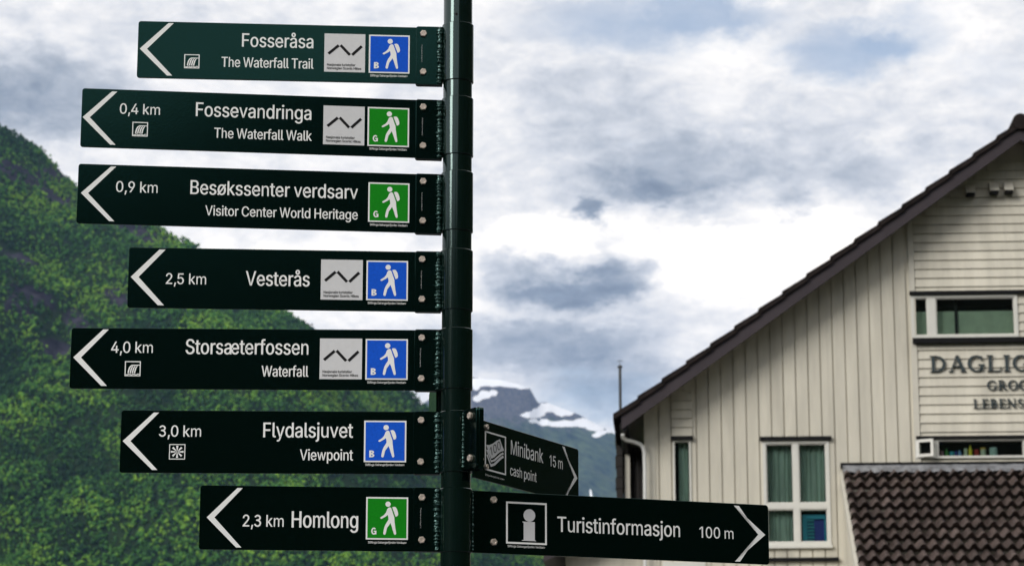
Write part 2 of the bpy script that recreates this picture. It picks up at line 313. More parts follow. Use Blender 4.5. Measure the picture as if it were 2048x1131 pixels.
# ------------------------------------------------------------------ lettering
GLYPHS = {   # outline of each sign letter: advance width, closed loops in thousandths
 ' ': (188, ''),
 ',': (188, '38,-119 68,71 137,71 84,-119'),
 '0': (453, '227,-7 191,-3 158,7 130,24 105,48 85,77 69,113 57,155 50,202 48,254 50,306 57,353 69,395 85,431 106,461 130,484 159,502 191,512 227,516 262,512 295,502 323,484 348,461 368,431 384,395 396,353 403,306 405,254 403,202 396,155 384,113 368,77 348,48 323,24 295,7 263,-3/227,50 250,52 271,60 290,74 306,92 320,116 330,144 338,176 342,213 344,254 342,295 338,332 330,365 320,393 306,416 290,435 271,449 250,457 227,460 203,457 182,449 163,435 147,416 134,393 123,365 115,332 111,295 109,254 111,213 115,176 123,144 134,116 147,92 163,74 182,60 203,52'),
 '1': (393, '276,509 276,0 212,0 212,448 86,358 86,427 198,509'),
 '2': (453, '64,0 64,47 234,229 252,248 268,266 282,282 294,298 303,312 311,327 316,341 319,356 320,371 319,389 315,405 308,419 298,431 287,441 273,449 258,455 241,458 224,460 205,458 188,454 172,447 159,438 148,427 139,413 132,398 128,381 127,362 66,362 68,391 75,418 86,442 102,464 121,482 143,496 168,507 196,513 225,516 254,513 281,507 306,497 328,482 346,465 361,445 372,423 379,398 381,372 380,354 377,336 371,318 363,299 351,280 336,259 317,235 294,209 267,180 153,60 389,57 389,0'),
 '3': (453, '218,-7 188,-5 159,1 133,10 108,22 88,38 70,57 57,79 48,104 44,132 109,132 112,115 118,100 126,87 137,76 150,66 165,59 182,54 200,51 219,50 239,51 258,55 275,61 291,69 304,80 315,93 323,108 328,125 329,145 328,163 323,180 316,196 306,211 292,223 275,234 254,241 229,246 201,248 157,248 157,299 288,448 288,452 70,452 70,509 372,509 372,461 211,278 211,289 247,290 279,286 308,276 333,262 354,244 371,222 383,198 391,173 393,145 390,116 383,90 370,66 354,45 333,27 309,12 281,2 251,-5'),
 '4': (453, '40,105 40,158 247,509 311,509 109,166 413,163 413,105/282,0 282,121 282,146 282,318 343,318 343,0'),
 '5': (453, '221,-7 192,-5 165,1 140,11 118,25 99,41 83,60 71,82 63,105 60,130 122,130 125,115 130,102 138,89 148,78 160,68 173,60 188,54 204,51 221,50 241,51 259,56 276,64 291,75 304,89 314,104 322,122 326,141 328,162 326,183 321,203 314,221 303,237 290,251 275,262 257,270 238,275 218,277 201,276 184,273 167,268 152,262 139,255 128,246 67,253 96,509 366,509 366,452 151,452 134,301 148,311 162,318 178,325 194,330 212,333 229,334 252,332 274,328 294,321 313,311 330,299 345,285 358,269 370,251 379,231 386,210 390,187 391,163 388,132 381,102 369,76 352,52 332,32 309,15 282,3 253,-4'),
 '9': (453, '226,516 256,513 285,506 310,494 333,478 352,458 368,434 380,408 387,378 389,347 387,322 382,296 373,270 359,240 340,207 315,168 200,0 130,0 301,248 307,248 302,238 295,229 287,221 278,214 268,207 257,202 245,198 232,195 218,195 188,197 161,203 137,214 116,229 98,247 83,269 72,294 66,321 64,352 66,382 73,411 85,436 101,459 120,479 143,494 168,506 196,513/226,460 207,459 190,454 174,446 160,435 148,423 138,407 131,390 127,372 125,352 127,331 131,313 138,295 148,280 160,268 174,257 190,250 207,245 226,243 245,245 263,249 279,257 293,267 305,280 314,295 322,312 326,330 327,350 326,371 322,390 314,407 305,422 293,435 279,446 263,454 245,459'),
 'A': (480, '16,0 201,509 276,509 463,0 395,0 287,302 280,323 272,346 264,372 255,402 244,438 232,478 245,478 233,437 222,402 213,371 204,345 197,322 191,302 85,0/110,142 110,199 370,199 370,142'),
 'B': (456, '60,0 60,509 241,509 274,507 304,501 329,491 350,477 367,461 381,442 390,421 396,398 398,374 397,353 393,336 387,320 378,307 368,295 356,286 343,278 329,272 315,267 315,262 331,260 347,254 363,245 378,234 391,220 402,203 411,184 416,161 418,136 416,111 410,88 400,67 386,48 368,31 344,18 317,8 284,2 247,0/125,57 245,57 281,60 309,67 330,80 344,96 353,115 355,137 354,153 350,169 342,184 333,197 320,209 306,218 289,225 269,229 248,231 125,231/125,285 238,285 256,287 273,290 288,296 302,304 314,314 323,326 330,340 335,355 336,372 333,393 326,412 313,429 294,442 270,449 240,452 125,452'),
 'C': (510, '267,-7 225,-3 186,7 150,25 119,49 92,79 70,115 53,157 44,203 40,254 44,305 53,352 70,393 92,429 119,459 150,484 186,501 225,512 267,516 293,514 317,511 340,504 362,496 383,485 402,471 419,456 435,438 448,418 459,397 467,373 473,348 408,348 404,365 397,380 389,395 380,407 369,418 357,428 344,437 330,444 315,449 300,453 284,455 267,456 237,453 209,445 184,432 161,414 141,391 125,364 113,332 106,295 103,254 106,213 113,177 125,145 141,117 161,94 184,76 210,63 237,56 267,53 284,54 300,56 315,60 330,65 344,72 357,81 369,90 380,102 389,114 397,128 404,144 408,160 473,160 467,135 459,112 448,91 435,71 420,53 402,38 383,24 363,13 341,5 317,-2 293,-6'),
 'F': (410, '60,0 60,509 369,509 369,452 125,452 125,278 346,278 346,221 125,221 125,0'),
 'G': (520, '269,-7 225,-3 185,7 149,25 118,49 91,79 69,116 53,157 43,203 40,254 43,305 53,352 69,393 91,429 117,459 149,484 184,501 223,512 265,516 291,514 316,510 340,504 363,494 384,483 403,469 421,453 436,436 449,416 460,395 468,373 474,349 408,349 402,365 395,379 387,393 378,406 368,417 356,427 344,436 330,443 315,448 300,453 283,455 265,456 236,453 209,445 183,432 160,414 141,392 125,364 113,332 106,295 103,254 106,213 113,177 125,145 141,117 161,95 184,76 210,63 238,56 269,53 296,55 322,61 345,71 365,85 382,102 396,123 407,147 413,173 415,202 434,199 283,199 283,256 478,256 478,200 475,160 466,124 451,91 431,62 406,38 377,19 344,5 308,-4'),
 'H': (517, '60,0 60,509 125,509 125,289 392,289 392,509 457,509 457,0 392,0 392,232 125,232 125,0'),
 'M': (628, '60,0 60,509 152,509 277,187 280,179 284,170 287,159 291,147 295,135 299,123 303,110 307,97 311,84 315,71 319,60 322,49 307,49 311,59 314,71 318,83 322,95 326,108 330,121 334,134 338,146 342,158 346,169 349,179 352,187 476,509 568,509 568,0 504,0 504,291 504,302 504,314 504,327 505,340 505,354 505,369 505,383 506,398 506,413 506,428 507,443 507,457 513,457 508,441 503,425 498,409 492,393 487,378 482,363 477,348 472,335 467,322 463,310 459,300 456,291 342,0 286,0 170,291 167,300 163,310 159,321 155,333 150,347 145,361 140,376 134,392 129,408 124,424 118,441 112,457 119,457 119,444 120,430 120,416 120,401 121,386 121,372 121,357 121,342 122,328 122,315 122,302 122,291 122,0'),
 'N': (523, '60,0 60,509 136,509 343,183 349,174 355,163 363,151 371,137 379,122 388,107 396,90 405,73 414,55 405,54 403,72 402,90 401,108 400,126 399,142 399,157 399,171 399,184 399,195 399,509 463,509 463,0 387,0 202,290 194,303 186,317 177,331 168,346 159,363 148,381 136,402 123,425 108,452 119,454 120,429 121,406 122,384 123,363 124,345 124,328 125,313 125,301 125,291 125,0'),
 'P': (445, '60,0 60,509 235,509 272,506 305,499 332,487 356,471 375,452 390,430 400,404 407,377 409,348 407,318 400,291 390,265 375,243 356,223 332,207 305,195 272,188 235,186 109,186 109,242 233,242 257,244 279,248 297,256 312,266 324,279 333,294 339,310 343,328 344,348 343,367 339,385 333,402 324,416 312,428 297,439 279,446 257,451 232,452 125,452 125,0'),
 'S': (447, '224,-9 188,-7 156,-1 128,9 102,23 81,40 64,60 51,83 42,109 38,137 104,137 108,118 114,102 123,88 136,76 150,66 166,59 185,53 204,50 224,49 246,50 267,54 286,60 303,69 317,79 329,92 338,106 344,122 346,139 344,154 340,168 332,179 322,189 310,197 296,205 280,211 263,217 245,222 184,239 145,253 112,269 86,289 67,313 56,341 52,372 54,400 62,425 75,448 92,468 113,484 138,498 165,508 195,514 227,516 259,514 289,508 316,498 340,484 360,468 377,449 390,427 398,403 401,378 337,378 332,402 320,421 302,437 280,449 254,456 225,459 204,457 185,454 167,448 152,440 139,430 129,418 121,405 117,391 115,376 117,359 122,345 131,334 142,324 155,315 169,308 184,302 198,297 212,293 264,279 279,275 295,270 312,264 328,256 344,248 359,238 372,226 384,213 395,198 402,180 407,161 408,139 406,112 399,87 386,64 370,43 349,25 323,11 294,0 261,-7'),
 'T': (449, '32,452 32,509 417,509 417,452 257,452 257,0 193,0 193,452'),
 'V': (480, '204,0 16,509 84,509 192,206 199,187 207,164 215,137 225,106 236,71 248,31 235,31 247,71 257,107 267,138 276,165 283,187 290,206 395,509 463,509 278,0'),
 'W': (686, '155,0 16,509 82,509 163,196 167,179 172,162 175,145 179,128 183,111 187,94 190,76 194,58 197,40 189,40 193,58 196,76 200,94 203,111 207,128 211,145 215,162 220,179 224,196 306,509 380,509 462,196 466,179 470,162 474,145 478,128 482,111 486,94 490,76 494,58 497,40 488,40 492,58 495,76 499,94 503,111 506,128 510,145 515,162 519,179 523,196 603,509 670,509 530,0 455,0 368,323 362,345 357,368 351,391 346,417 341,445 336,475 350,475 345,446 340,420 335,395 330,371 324,347 318,323 230,0'),
 'a': (389, '160,-9 137,-7 115,-3 94,5 76,15 60,29 48,45 38,63 32,84 30,108 32,128 36,146 43,161 53,174 64,184 78,193 92,200 108,206 125,211 143,214 161,217 178,220 200,223 218,225 234,227 247,229 257,231 265,235 271,240 274,246 276,255 275,272 272,285 267,297 260,307 251,315 240,322 227,327 212,330 196,331 178,330 163,327 149,322 137,316 127,309 118,301 110,292 104,283 100,274 41,291 51,313 64,331 79,346 95,358 114,368 133,375 153,380 173,383 194,384 208,384 223,382 239,379 255,375 271,369 286,360 300,350 312,336 322,320 330,301 335,278 337,251 337,0 277,0 277,52 272,52 267,43 260,34 252,25 242,16 229,8 215,1 199,-4 181,-7/170,45 192,47 211,51 228,59 242,68 254,80 263,93 270,108 274,122 276,138 276,190 272,187 267,184 259,182 251,180 241,178 231,176 221,174 210,173 200,171 191,170 182,169 175,168 161,166 147,163 134,159 122,153 112,147 103,139 97,130 93,118 92,105 93,93 96,82 102,72 109,64 119,57 130,52 142,48 156,46'),
 'b': (424, '229,-8 208,-7 189,-3 172,4 159,12 147,21 138,31 130,41 123,50 118,59 112,59 112,0 53,0 53,509 114,509 114,319 118,319 123,327 130,336 137,346 147,355 158,364 171,373 188,379 207,383 229,384 259,382 287,374 313,361 335,342 354,320 370,293 381,261 388,227 390,189 388,151 381,116 370,84 355,57 336,34 313,16 288,3 260,-6/220,47 242,49 262,55 279,66 294,80 306,97 316,117 323,139 327,163 328,189 327,215 323,239 316,261 307,281 295,298 280,311 262,322 243,328 220,330 198,328 178,322 161,312 147,299 134,282 125,263 118,241 114,216 113,189 114,162 118,138 125,115 135,95 147,78 162,65 179,55 198,49'),
 'c': (396, '207,-8 174,-5 144,3 117,16 93,35 72,58 56,85 44,116 37,150 34,187 37,225 44,260 56,291 72,318 93,341 117,360 144,374 174,382 207,384 226,384 243,381 260,377 276,371 291,364 305,356 318,346 330,335 340,322 349,308 356,293 362,277 303,262 300,272 295,281 290,289 284,297 278,304 270,311 261,316 252,321 242,325 231,328 220,329 207,330 184,328 163,321 145,310 130,296 118,278 108,258 102,236 98,212 96,187 98,163 102,139 108,117 118,97 130,80 145,66 163,55 184,49 207,46 220,47 232,49 243,52 253,55 262,60 271,66 279,73 285,80 292,89 297,98 301,107 304,117 363,102 357,86 350,70 341,56 331,43 319,32 306,21 292,12 277,5 261,-1 244,-5 226,-7'),
 'd': (424, '195,-8 165,-6 137,3 111,16 89,34 70,57 55,84 43,116 36,151 34,189 36,227 43,261 55,293 70,320 89,342 112,361 137,374 165,382 196,384 218,383 237,379 253,373 267,364 278,355 287,346 295,336 301,327 306,319 311,319 311,509 372,509 372,0 313,0 313,59 307,59 301,50 295,41 287,31 277,21 266,12 252,4 236,-3 217,-7/205,47 226,49 246,55 263,65 278,78 290,95 299,115 306,138 310,162 312,189 310,216 306,241 300,263 290,282 278,299 263,312 246,322 227,328 205,330 182,328 162,322 145,311 130,298 118,281 108,261 102,239 98,215 96,189 98,163 102,139 109,117 118,97 130,80 145,66 162,55 182,49'),
 'e': (404, '212,-8 177,-5 145,3 117,16 92,35 72,58 56,85 44,116 37,150 34,187 36,224 44,258 55,290 71,317 91,340 115,359 142,373 172,382 205,384 226,383 246,380 266,374 285,366 303,355 319,341 334,324 347,305 357,282 365,256 370,227 371,194 371,169 75,169 75,221 338,221 310,202 308,226 304,248 298,269 288,286 277,301 263,314 246,323 227,328 205,330 183,328 164,323 146,313 131,301 119,286 109,270 102,251 97,231 96,211 96,178 98,151 102,127 110,106 121,88 135,73 151,61 169,53 190,48 212,46 227,47 241,49 254,53 265,58 276,65 285,73 294,82 300,93 306,105 365,91 358,72 348,55 335,39 320,26 302,14 283,4 261,-3 237,-7'),
 'f': (254, '228,379 228,327 6,327 6,379/81,0 81,432 82,452 87,470 96,486 107,499 120,510 135,519 152,525 169,529 187,530 201,530 212,529 222,527 231,525 238,523 243,521 227,468 224,470 220,471 215,472 209,473 202,474 195,474 178,472 164,468 154,460 147,449 143,435 142,419 142,0'),
 'g': (425, '207,-151 180,-149 156,-146 134,-140 114,-132 97,-122 82,-110 70,-97 59,-84 51,-69 101,-41 107,-49 114,-57 122,-66 131,-74 142,-82 154,-88 169,-93 187,-96 207,-97 236,-95 261,-87 282,-75 298,-58 308,-34 311,-6 311,68 306,68 301,60 294,51 287,41 277,32 266,23 252,16 236,10 217,6 195,5 165,7 138,14 113,27 90,43 71,65 55,90 43,120 36,154 34,191 36,229 43,263 55,293 71,320 90,342 112,361 138,374 166,382 196,384 218,383 237,379 253,373 267,365 279,356 288,346 296,336 302,327 308,319 313,319 313,379 372,379 372,-9 370,-40 363,-67 350,-90 334,-109 314,-124 291,-136 265,-144 237,-149/205,59 227,61 246,66 264,75 278,87 290,103 300,121 307,142 311,166 312,193 311,219 307,242 300,264 291,283 279,299 264,312 247,322 227,328 205,330 182,328 163,322 145,312 130,298 118,282 109,262 102,241 98,218 96,193 98,167 102,144 109,123 118,104 131,88 145,76 163,66 183,61'),
 'h': (410, '114,227 114,0 53,0 53,509 114,509 114,287 102,287 116,319 132,344 152,362 175,374 200,382 227,384 252,383 275,377 295,369 313,356 328,340 341,321 350,298 355,271 357,240 357,0 296,0 296,235 293,263 286,286 273,304 256,318 235,326 210,329 192,328 176,324 161,317 147,308 136,297 126,283 119,266 115,248'),
 'i': (167, '53,0 53,379 114,379 114,0/84,443 73,444 63,448 54,455 47,463 43,472 41,483 43,494 47,504 54,512 63,518 73,522 84,524 95,522 105,518 114,512 121,504 125,494 126,483 125,472 121,463 114,455 105,448 95,444'),
 'j': (167, '53,379 114,379 114,-30 112,-52 108,-72 102,-90 92,-106 80,-119 65,-129 47,-137 27,-141 4,-143 -10,-143 -10,-87 2,-87 18,-85 31,-80 40,-72 47,-61 51,-46 53,-29/83,443 72,444 62,448 53,455 47,463 42,472 41,483 42,494 47,504 53,512 62,518 72,522 83,524 95,522 105,518 114,512 120,504 125,494 126,483 125,472 120,463 114,455 105,448 95,444'),
 'k': (381, '110,137 110,212 121,212 284,379 360,379 184,199 177,199/53,0 53,509 114,509 114,0/294,0 148,186 191,229 372,0'),
 'l': (189, '139,-2 112,0 91,8 74,20 62,37 55,59 53,84 53,509 114,509 114,99 114,83 117,71 120,62 126,57 135,53 146,52 152,52 157,52 160,53 164,53 167,54 181,3 175,1 169,0 162,-1 154,-2 147,-2'),
 'm': (610, '53,0 53,379 112,379 112,295 108,295 114,314 122,331 132,346 144,358 158,368 172,376 187,382 203,385 219,386 245,383 268,375 287,361 303,342 314,320 321,295 312,295 318,312 326,329 337,343 350,356 364,366 381,375 398,381 417,385 437,386 458,385 478,380 497,372 514,361 529,346 541,328 550,307 555,283 557,255 557,0 496,0 496,254 493,279 485,298 473,313 456,323 438,329 419,330 402,329 387,326 374,320 363,312 353,302 345,290 340,277 336,263 335,247 335,0 274,0 274,260 272,280 265,297 253,311 238,322 220,328 199,330 185,329 171,326 158,320 145,312 135,302 126,289 119,274 115,257 114,238 114,0'),
 'n': (410, '114,227 114,0 53,0 53,379 112,379 112,287 102,287 116,319 132,344 152,362 175,374 200,382 227,384 252,383 275,377 295,369 313,356 328,340 341,321 350,298 355,271 357,240 357,0 296,0 296,235 293,263 286,286 273,304 256,318 235,326 210,329 192,328 176,324 161,317 147,308 136,297 126,283 119,266 115,248'),
 'o': (415, '207,-8 174,-5 144,3 117,16 93,35 72,58 56,85 44,116 37,150 34,187 37,225 44,260 56,291 72,318 93,341 117,360 144,374 174,382 207,384 241,382 271,374 299,360 323,341 343,318 359,291 371,260 379,225 381,187 379,150 371,116 359,85 343,58 323,35 299,16 271,3 241,-5/207,46 231,49 252,55 270,66 285,80 298,97 307,117 314,139 318,163 319,187 318,212 314,236 307,258 298,278 285,296 270,310 252,321 231,328 207,330 184,328 163,321 145,310 130,296 118,278 108,258 102,236 98,212 96,187 98,163 102,139 108,117 118,97 130,80 145,66 163,55 184,49'),
 'p': (424, '53,-143 53,379 112,379 112,319 118,319 123,327 130,336 137,346 147,355 158,364 171,373 188,379 207,383 229,384 259,382 287,374 313,361 335,342 354,320 370,293 381,261 388,227 390,189 388,151 381,116 370,84 355,57 336,34 313,16 288,3 260,-6 229,-8 208,-7 189,-3 173,4 159,12 147,21 138,31 130,41 124,50 118,59 114,59 114,-143/220,47 242,49 262,55 279,66 294,80 306,97 316,117 323,139 327,163 328,189 327,215 323,239 316,261 307,281 295,298 280,311 262,322 243,328 220,330 198,328 178,322 161,312 147,299 134,282 125,263 118,241 114,216 113,189 114,162 118,138 125,115 135,95 147,78 162,65 179,55 198,49'),
 'r': (259, '53,0 53,379 112,379 112,321 124,339 137,354 152,367 171,377 191,383 213,385 218,385 223,385 229,384 235,384 240,384 243,322 236,324 230,324 223,325 215,326 207,326 190,324 174,321 159,315 146,306 135,296 126,284 119,269 115,254 114,237 114,0'),
 's': (365, '182,-8 157,-7 133,-3 112,3 93,12 76,24 62,38 50,54 41,73 36,94 94,107 101,87 111,72 124,60 141,52 160,47 181,45 206,47 227,53 244,62 258,74 265,88 268,103 266,115 262,126 254,136 243,144 229,150 212,155 149,170 118,180 92,192 72,208 58,227 50,249 47,274 49,295 55,314 65,332 79,347 95,360 115,370 137,378 161,383 187,384 212,383 234,379 254,372 271,363 286,352 299,339 309,324 318,308 324,290 268,277 262,291 254,304 243,316 228,325 210,331 187,333 166,331 147,326 131,317 119,305 111,292 109,277 110,264 115,253 124,243 136,235 152,229 172,223 229,209 261,200 287,187 306,171 320,153 328,131 331,107 329,85 323,65 312,47 298,31 281,18 260,6 236,-2 210,-7'),
 't': (227, '204,379 204,327 6,327 6,379/65,471 126,471 126,98 127,83 130,70 136,61 144,55 156,51 170,50 175,50 180,50 185,51 191,52 197,53 202,54 213,2 207,0 200,-2 192,-3 184,-3 176,-4 168,-4 138,-1 113,7 92,21 77,41 68,64 65,93'),
 'u': (410, '182,-5 158,-3 135,2 115,11 97,23 82,39 69,59 60,82 54,109 53,139 53,379 114,379 114,144 116,117 124,94 137,75 154,61 175,53 200,50 218,51 234,55 249,62 263,71 274,83 283,97 290,113 295,132 296,153 296,379 357,379 357,0 298,0 298,92 307,92 294,60 277,35 257,17 234,5 209,-3'),
 'v': (389, '163,0 17,379 84,379 165,155 173,132 180,110 187,87 193,64 199,42 206,21 184,21 191,42 197,64 203,87 209,110 216,132 224,155 305,379 371,379 226,0'),
 'w': (567, '138,0 23,379 87,379 133,214 140,190 147,164 154,137 161,107 168,75 175,41 165,41 172,74 179,105 186,135 192,163 199,189 206,214 252,379 316,379 362,214 368,189 375,163 382,136 388,106 395,75 402,41 391,41 399,75 406,106 413,135 420,163 427,189 434,214 480,379 545,379 429,0 368,0 319,172 314,189 309,207 305,225 300,243 295,262 291,280 286,299 281,318 277,338 291,338 286,319 281,299 277,280 272,262 267,243 263,225 258,207 253,189 248,172 199,0'),
 'y': (389, '47,-139 61,-86 71,-87 83,-89 94,-90 104,-89 113,-86 122,-81 130,-74 138,-64 145,-51 151,-36 163,-1 17,379 84,379 165,155 173,132 180,109 187,87 193,64 199,42 206,21 184,21 190,42 196,64 202,87 209,110 216,132 224,155 305,379 371,379 204,-58 196,-77 187,-93 177,-107 165,-119 153,-128 139,-136 125,-141 109,-144 91,-145 82,-145 73,-144 65,-143 57,-142 52,-140'),
 'å': (389, '160,-9 137,-7 115,-3 94,5 76,15 60,29 48,45 38,63 32,84 30,108 32,128 36,146 43,161 53,174 64,184 78,193 92,200 108,206 125,211 143,214 161,217 178,220 200,223 218,225 234,227 247,229 257,231 265,235 271,240 274,246 276,255 275,272 272,285 267,297 260,307 251,315 240,322 227,327 212,330 196,331 178,330 163,327 149,322 137,316 127,309 118,301 110,292 104,283 100,274 41,291 51,313 64,331 79,346 95,358 114,368 133,375 153,380 173,383 194,384 208,384 223,382 239,379 255,375 271,369 286,360 300,350 312,336 322,320 330,301 335,278 337,251 337,0 277,0 277,52 272,52 267,43 260,34 252,25 242,16 229,8 215,1 199,-4 181,-7/170,45 192,47 211,51 228,59 242,68 254,80 263,93 270,108 274,122 276,138 276,190 272,187 267,184 259,182 251,180 241,178 231,176 221,174 210,173 200,171 191,170 182,169 175,168 161,166 147,163 134,159 122,153 112,147 103,139 97,130 93,118 92,105 93,93 96,82 102,72 109,64 119,57 130,52 142,48 156,46/189,404 173,406 159,409 145,416 132,424 121,435 112,447 105,460 101,474 100,490 101,505 105,519 112,532 121,544 132,554 145,563 159,569 173,573 189,575 205,573 220,569 234,563 246,554 257,544 266,532 273,519 277,505 278,490 277,474 273,460 266,447 257,435 246,424 234,416 220,409 205,406/189,447 200,449 210,453 219,460 226,469 230,479 232,490 230,501 226,511 219,519 210,526 200,531 189,532 178,531 168,526 159,519 153,511 149,501 147,490 149,479 153,469 159,460 168,453 178,449'),
 'æ': (638, '161,-9 137,-7 115,-2 95,5 76,16 61,29 48,45 38,64 32,85 30,108 32,128 37,146 45,162 55,175 68,187 83,196 99,204 116,210 135,215 154,218 174,220 193,221 569,221 541,200 542,224 540,246 534,266 525,285 513,300 498,313 481,323 462,328 440,330 418,328 398,323 381,313 366,301 353,286 343,270 335,251 331,231 329,211 329,178 331,151 336,127 344,106 355,88 368,73 385,62 403,53 423,48 445,46 460,47 474,49 487,53 499,58 509,65 519,73 527,82 534,93 539,105 599,92 592,73 582,55 569,40 554,26 536,14 516,4 494,-3 471,-7 445,-8 419,-7 394,-2 371,6 351,16 333,29 317,45 305,62 295,81 288,102 298,291 307,309 318,326 330,341 345,353 361,364 378,373 397,379 418,383 440,384 461,383 481,380 501,374 519,366 537,355 554,341 568,324 581,305 591,282 599,256 603,227 605,194 605,169 194,169 176,169 159,166 143,162 129,157 116,150 106,141 98,131 93,119 92,105 94,87 102,72 114,61 130,52 149,47 170,46 192,47 211,52 228,59 242,69 254,80 263,93 270,108 274,122 275,138 275,257 274,271 271,285 266,297 259,307 251,315 240,322 227,327 212,330 196,331 178,330 163,327 149,322 137,316 127,309 118,301 110,292 104,283 100,274 41,291 51,313 64,331 79,346 95,358 114,368 133,375 153,380 173,383 194,384 211,384 227,381 245,377 262,371 278,363 293,351 306,337 316,318 324,296 312,70 306,70 301,60 294,49 286,40 276,30 265,22 252,15 239,8 225,2 210,-2 194,-6 178,-8'),
 'ø': (415, '207,-8 174,-5 144,3 117,16 93,35 72,58 56,85 44,116 37,150 34,187 37,225 44,260 56,291 72,318 93,341 117,360 144,374 174,382 207,384 241,382 271,374 299,360 323,341 343,318 359,291 371,260 379,225 381,187 379,150 371,116 359,85 343,58 323,35 299,16 271,3 241,-5/207,46 231,49 252,55 270,66 285,80 298,97 307,117 314,139 318,163 319,187 318,212 314,236 307,258 298,278 285,296 270,310 252,321 231,328 207,330 184,328 163,321 145,310 130,296 118,278 108,258 102,236 98,212 96,187 98,163 102,139 108,117 118,97 130,80 145,66 163,55 184,49/64,-15 27,15 352,395 388,364'),
}
CAP = 509.0
def _area(P): return sum(P[i][0] * P[(i + 1) % len(P)][1] - P[(i + 1) % len(P)][0] * P[i][1] for i in range(len(P))) / 2
def _inside(p, P):
    c = False; n = len(P)
    for i in range(n):
        (x0, y0), (x1, y1) = P[i], P[(i + 1) % n]
        if (y0 > p[1]) != (y1 > p[1]) and p[0] < (x1 - x0) * (p[1] - y0) / (y1 - y0) + x0: c = not c
    return c
LOOPS = {c: (a, [[tuple(int(v) for v in q.split(',')) for q in lp.split(' ')] for lp in l.split('/')] if l else []) for c, (a, l) in GLYPHS.items()}
_a, _e = LOOPS['a'], LOOPS['e']; _dx = _a[0] - 88
LOOPS['æ'] = (_dx + _e[0], _a[1] + [[(x + _dx, y) for x, y in l] for l in _e[1]])
def _band(cx, cy, rx, ry, a0, a1, w, n=22):
    O, I = [], []
    for i in range(n + 1):
        a = R(a0 + (a1 - a0) * i / n); O.append((cx + (rx + w / 2) * math.cos(a), cy + (ry + w / 2) * math.sin(a))); I.append((cx + (rx - w / 2) * math.cos(a), cy + (ry - w / 2) * math.sin(a)))
    P = O + I[::-1]; return P if _area(P) < 0 else P[::-1]
LOOPS['3'] = (LOOPS['3'][0], [_band(216, 381, 124, 98, 165, -92, 62), _band(214, 144, 142, 122, 92, -165, 62), [(150, 251), (150, 303), (228, 303), (228, 251)]])
LOOPS['bold B'] = (420, [[(40, 0), (40, 509), (150, 509), (150, 0)], _band(160, 382, 112, 78, 90, -90, 98), _band(160, 138, 132, 90, 90, -90, 98), [(150, 460), (150, 509), (175, 509), (175, 411), (150, 411)], [(150, 0), (150, 97), (175, 97), (175, 0)], [(150, 205), (150, 322), (175, 322), (175, 205)]])
LOOPS['bold G'] = (450, [_band(225, 254, 140, 208, 42, 330, 96), [(215, 205), (215, 285), (408, 285), (408, 205)], [(318, 20), (318, 206), (408, 206), (408, 20)]])
LOOPS[','] = (150, LOOPS[','][1]); LOOPS[' '] = (165, [])
def text_shapes(body):
    x = 0.0; out = []                        # each: outer loop, its holes, layer
    for ch in body:
        adv, loops = LOOPS[ch]; L = [[(x + u, v) for u, v in l] for l in loops]
        outer = [l for l in L if _area(l) < 0]; holes = [l for l in L if _area(l) >= 0]
        for n, l in enumerate(outer): out.append((l, [h for h in holes if _inside(h[0], l)], n))
        x += adv
    return out
def _fat(l, dx, dy):                         # push a loop outwards (outer loops run clockwise, holes the other way)
    n = len(l); R_ = []
    for i in range(n):
        (x0, y0), (x1, y1), (x2, y2) = l[i - 1], l[i], l[(i + 1) % n]
        a = Vector((-(y1 - y0), x1 - x0)); b = Vector((-(y2 - y1), x2 - x1))
        if a.length: a.normalize()
        if b.length: b.normalize()
        m = a + b; d = max(m.length_squared / 2, .6); m = m / d if m.length else a
        R_.append((x1 + m.x * dx, y1 + m.y * dy))
    return R_
def text_on(mb, pl, body, s0, s1, zb, h, o, weight=.13, vertical=False, warp=None):
    T = text_shapes(body); xs = [p[0] for l, _, _ in T for p in l]; x0, x1 = min(xs), max(xs)
    ky = h / CAP; k = (s1 - s0) / (x1 - x0) if not vertical else s1 / (x1 - x0)
    dx = (weight * CAP * ky / k - 65) / 2 if weight else 0; dy = (weight * CAP * .93 - 60) / 2 if weight else 0
    dx = min(dx, 46); 
    if not vertical: k = (s1 - s0) / (x1 - x0 + 2 * dx)
    for l, hs_, n in T:
        hx, hy = min(dx, 16), min(dy, 14); best = None
        for k_ in range(9):                  # ear clipping can drop a piece of a letter: nudge the outline until the areas agree
            e_ = .9 * k_ * (-1) ** k_
            loops = [_fat(l, dx + e_, dy + e_ * .5)] + [_fat(q, hx + e_, hy + e_ * .5) for q in hs_]
            if k_: loops = [[(x + .23 * math.sin(i * 1.7 + k_), y + .23 * math.cos(i * 2.3 + k_)) for i, (x, y) in enumerate(q)] for q in loops]
            tri = tessellate_polygon([[Vector((x, y, 0)) for x, y in q] for q in loops]); P = [p for q in loops for p in q]
            got = sum(abs((P[t[1]][0] - P[t[0]][0]) * (P[t[2]][1] - P[t[0]][1]) - (P[t[1]][1] - P[t[0]][1]) * (P[t[2]][0] - P[t[0]][0])) for t in tri) / 2
            err = abs(got - abs(sum(_area(q) for q in loops))) / max(1, got)
            if best is None or err < best[0]: best = (err, tri, P)
            if err < .004: break
        _, tri, P = best
        oo = o + .0002 * n
        if warp: W = [warp((x - x0) / (x1 - x0), y / CAP, oo) for x, y in P]
        elif vertical: W = [pl.w(s0 + y * ky, zb - (x - x0) * k, oo) for x, y in P]
        else: W = [pl.w(s0 + (x - x0 + dx) * k, zb + y * ky, oo) for x, y in P]
        F_ = []
        for t in tri:
            a, b, c = (P[i] for i in t); ar = (b[0] - a[0]) * (c[1] - a[1]) - (b[1] - a[1]) * (c[0] - a[0])
            F_.append(tuple(t if ar > 0 else t[::-1]))
        mb.add(W, F_)
    return mb

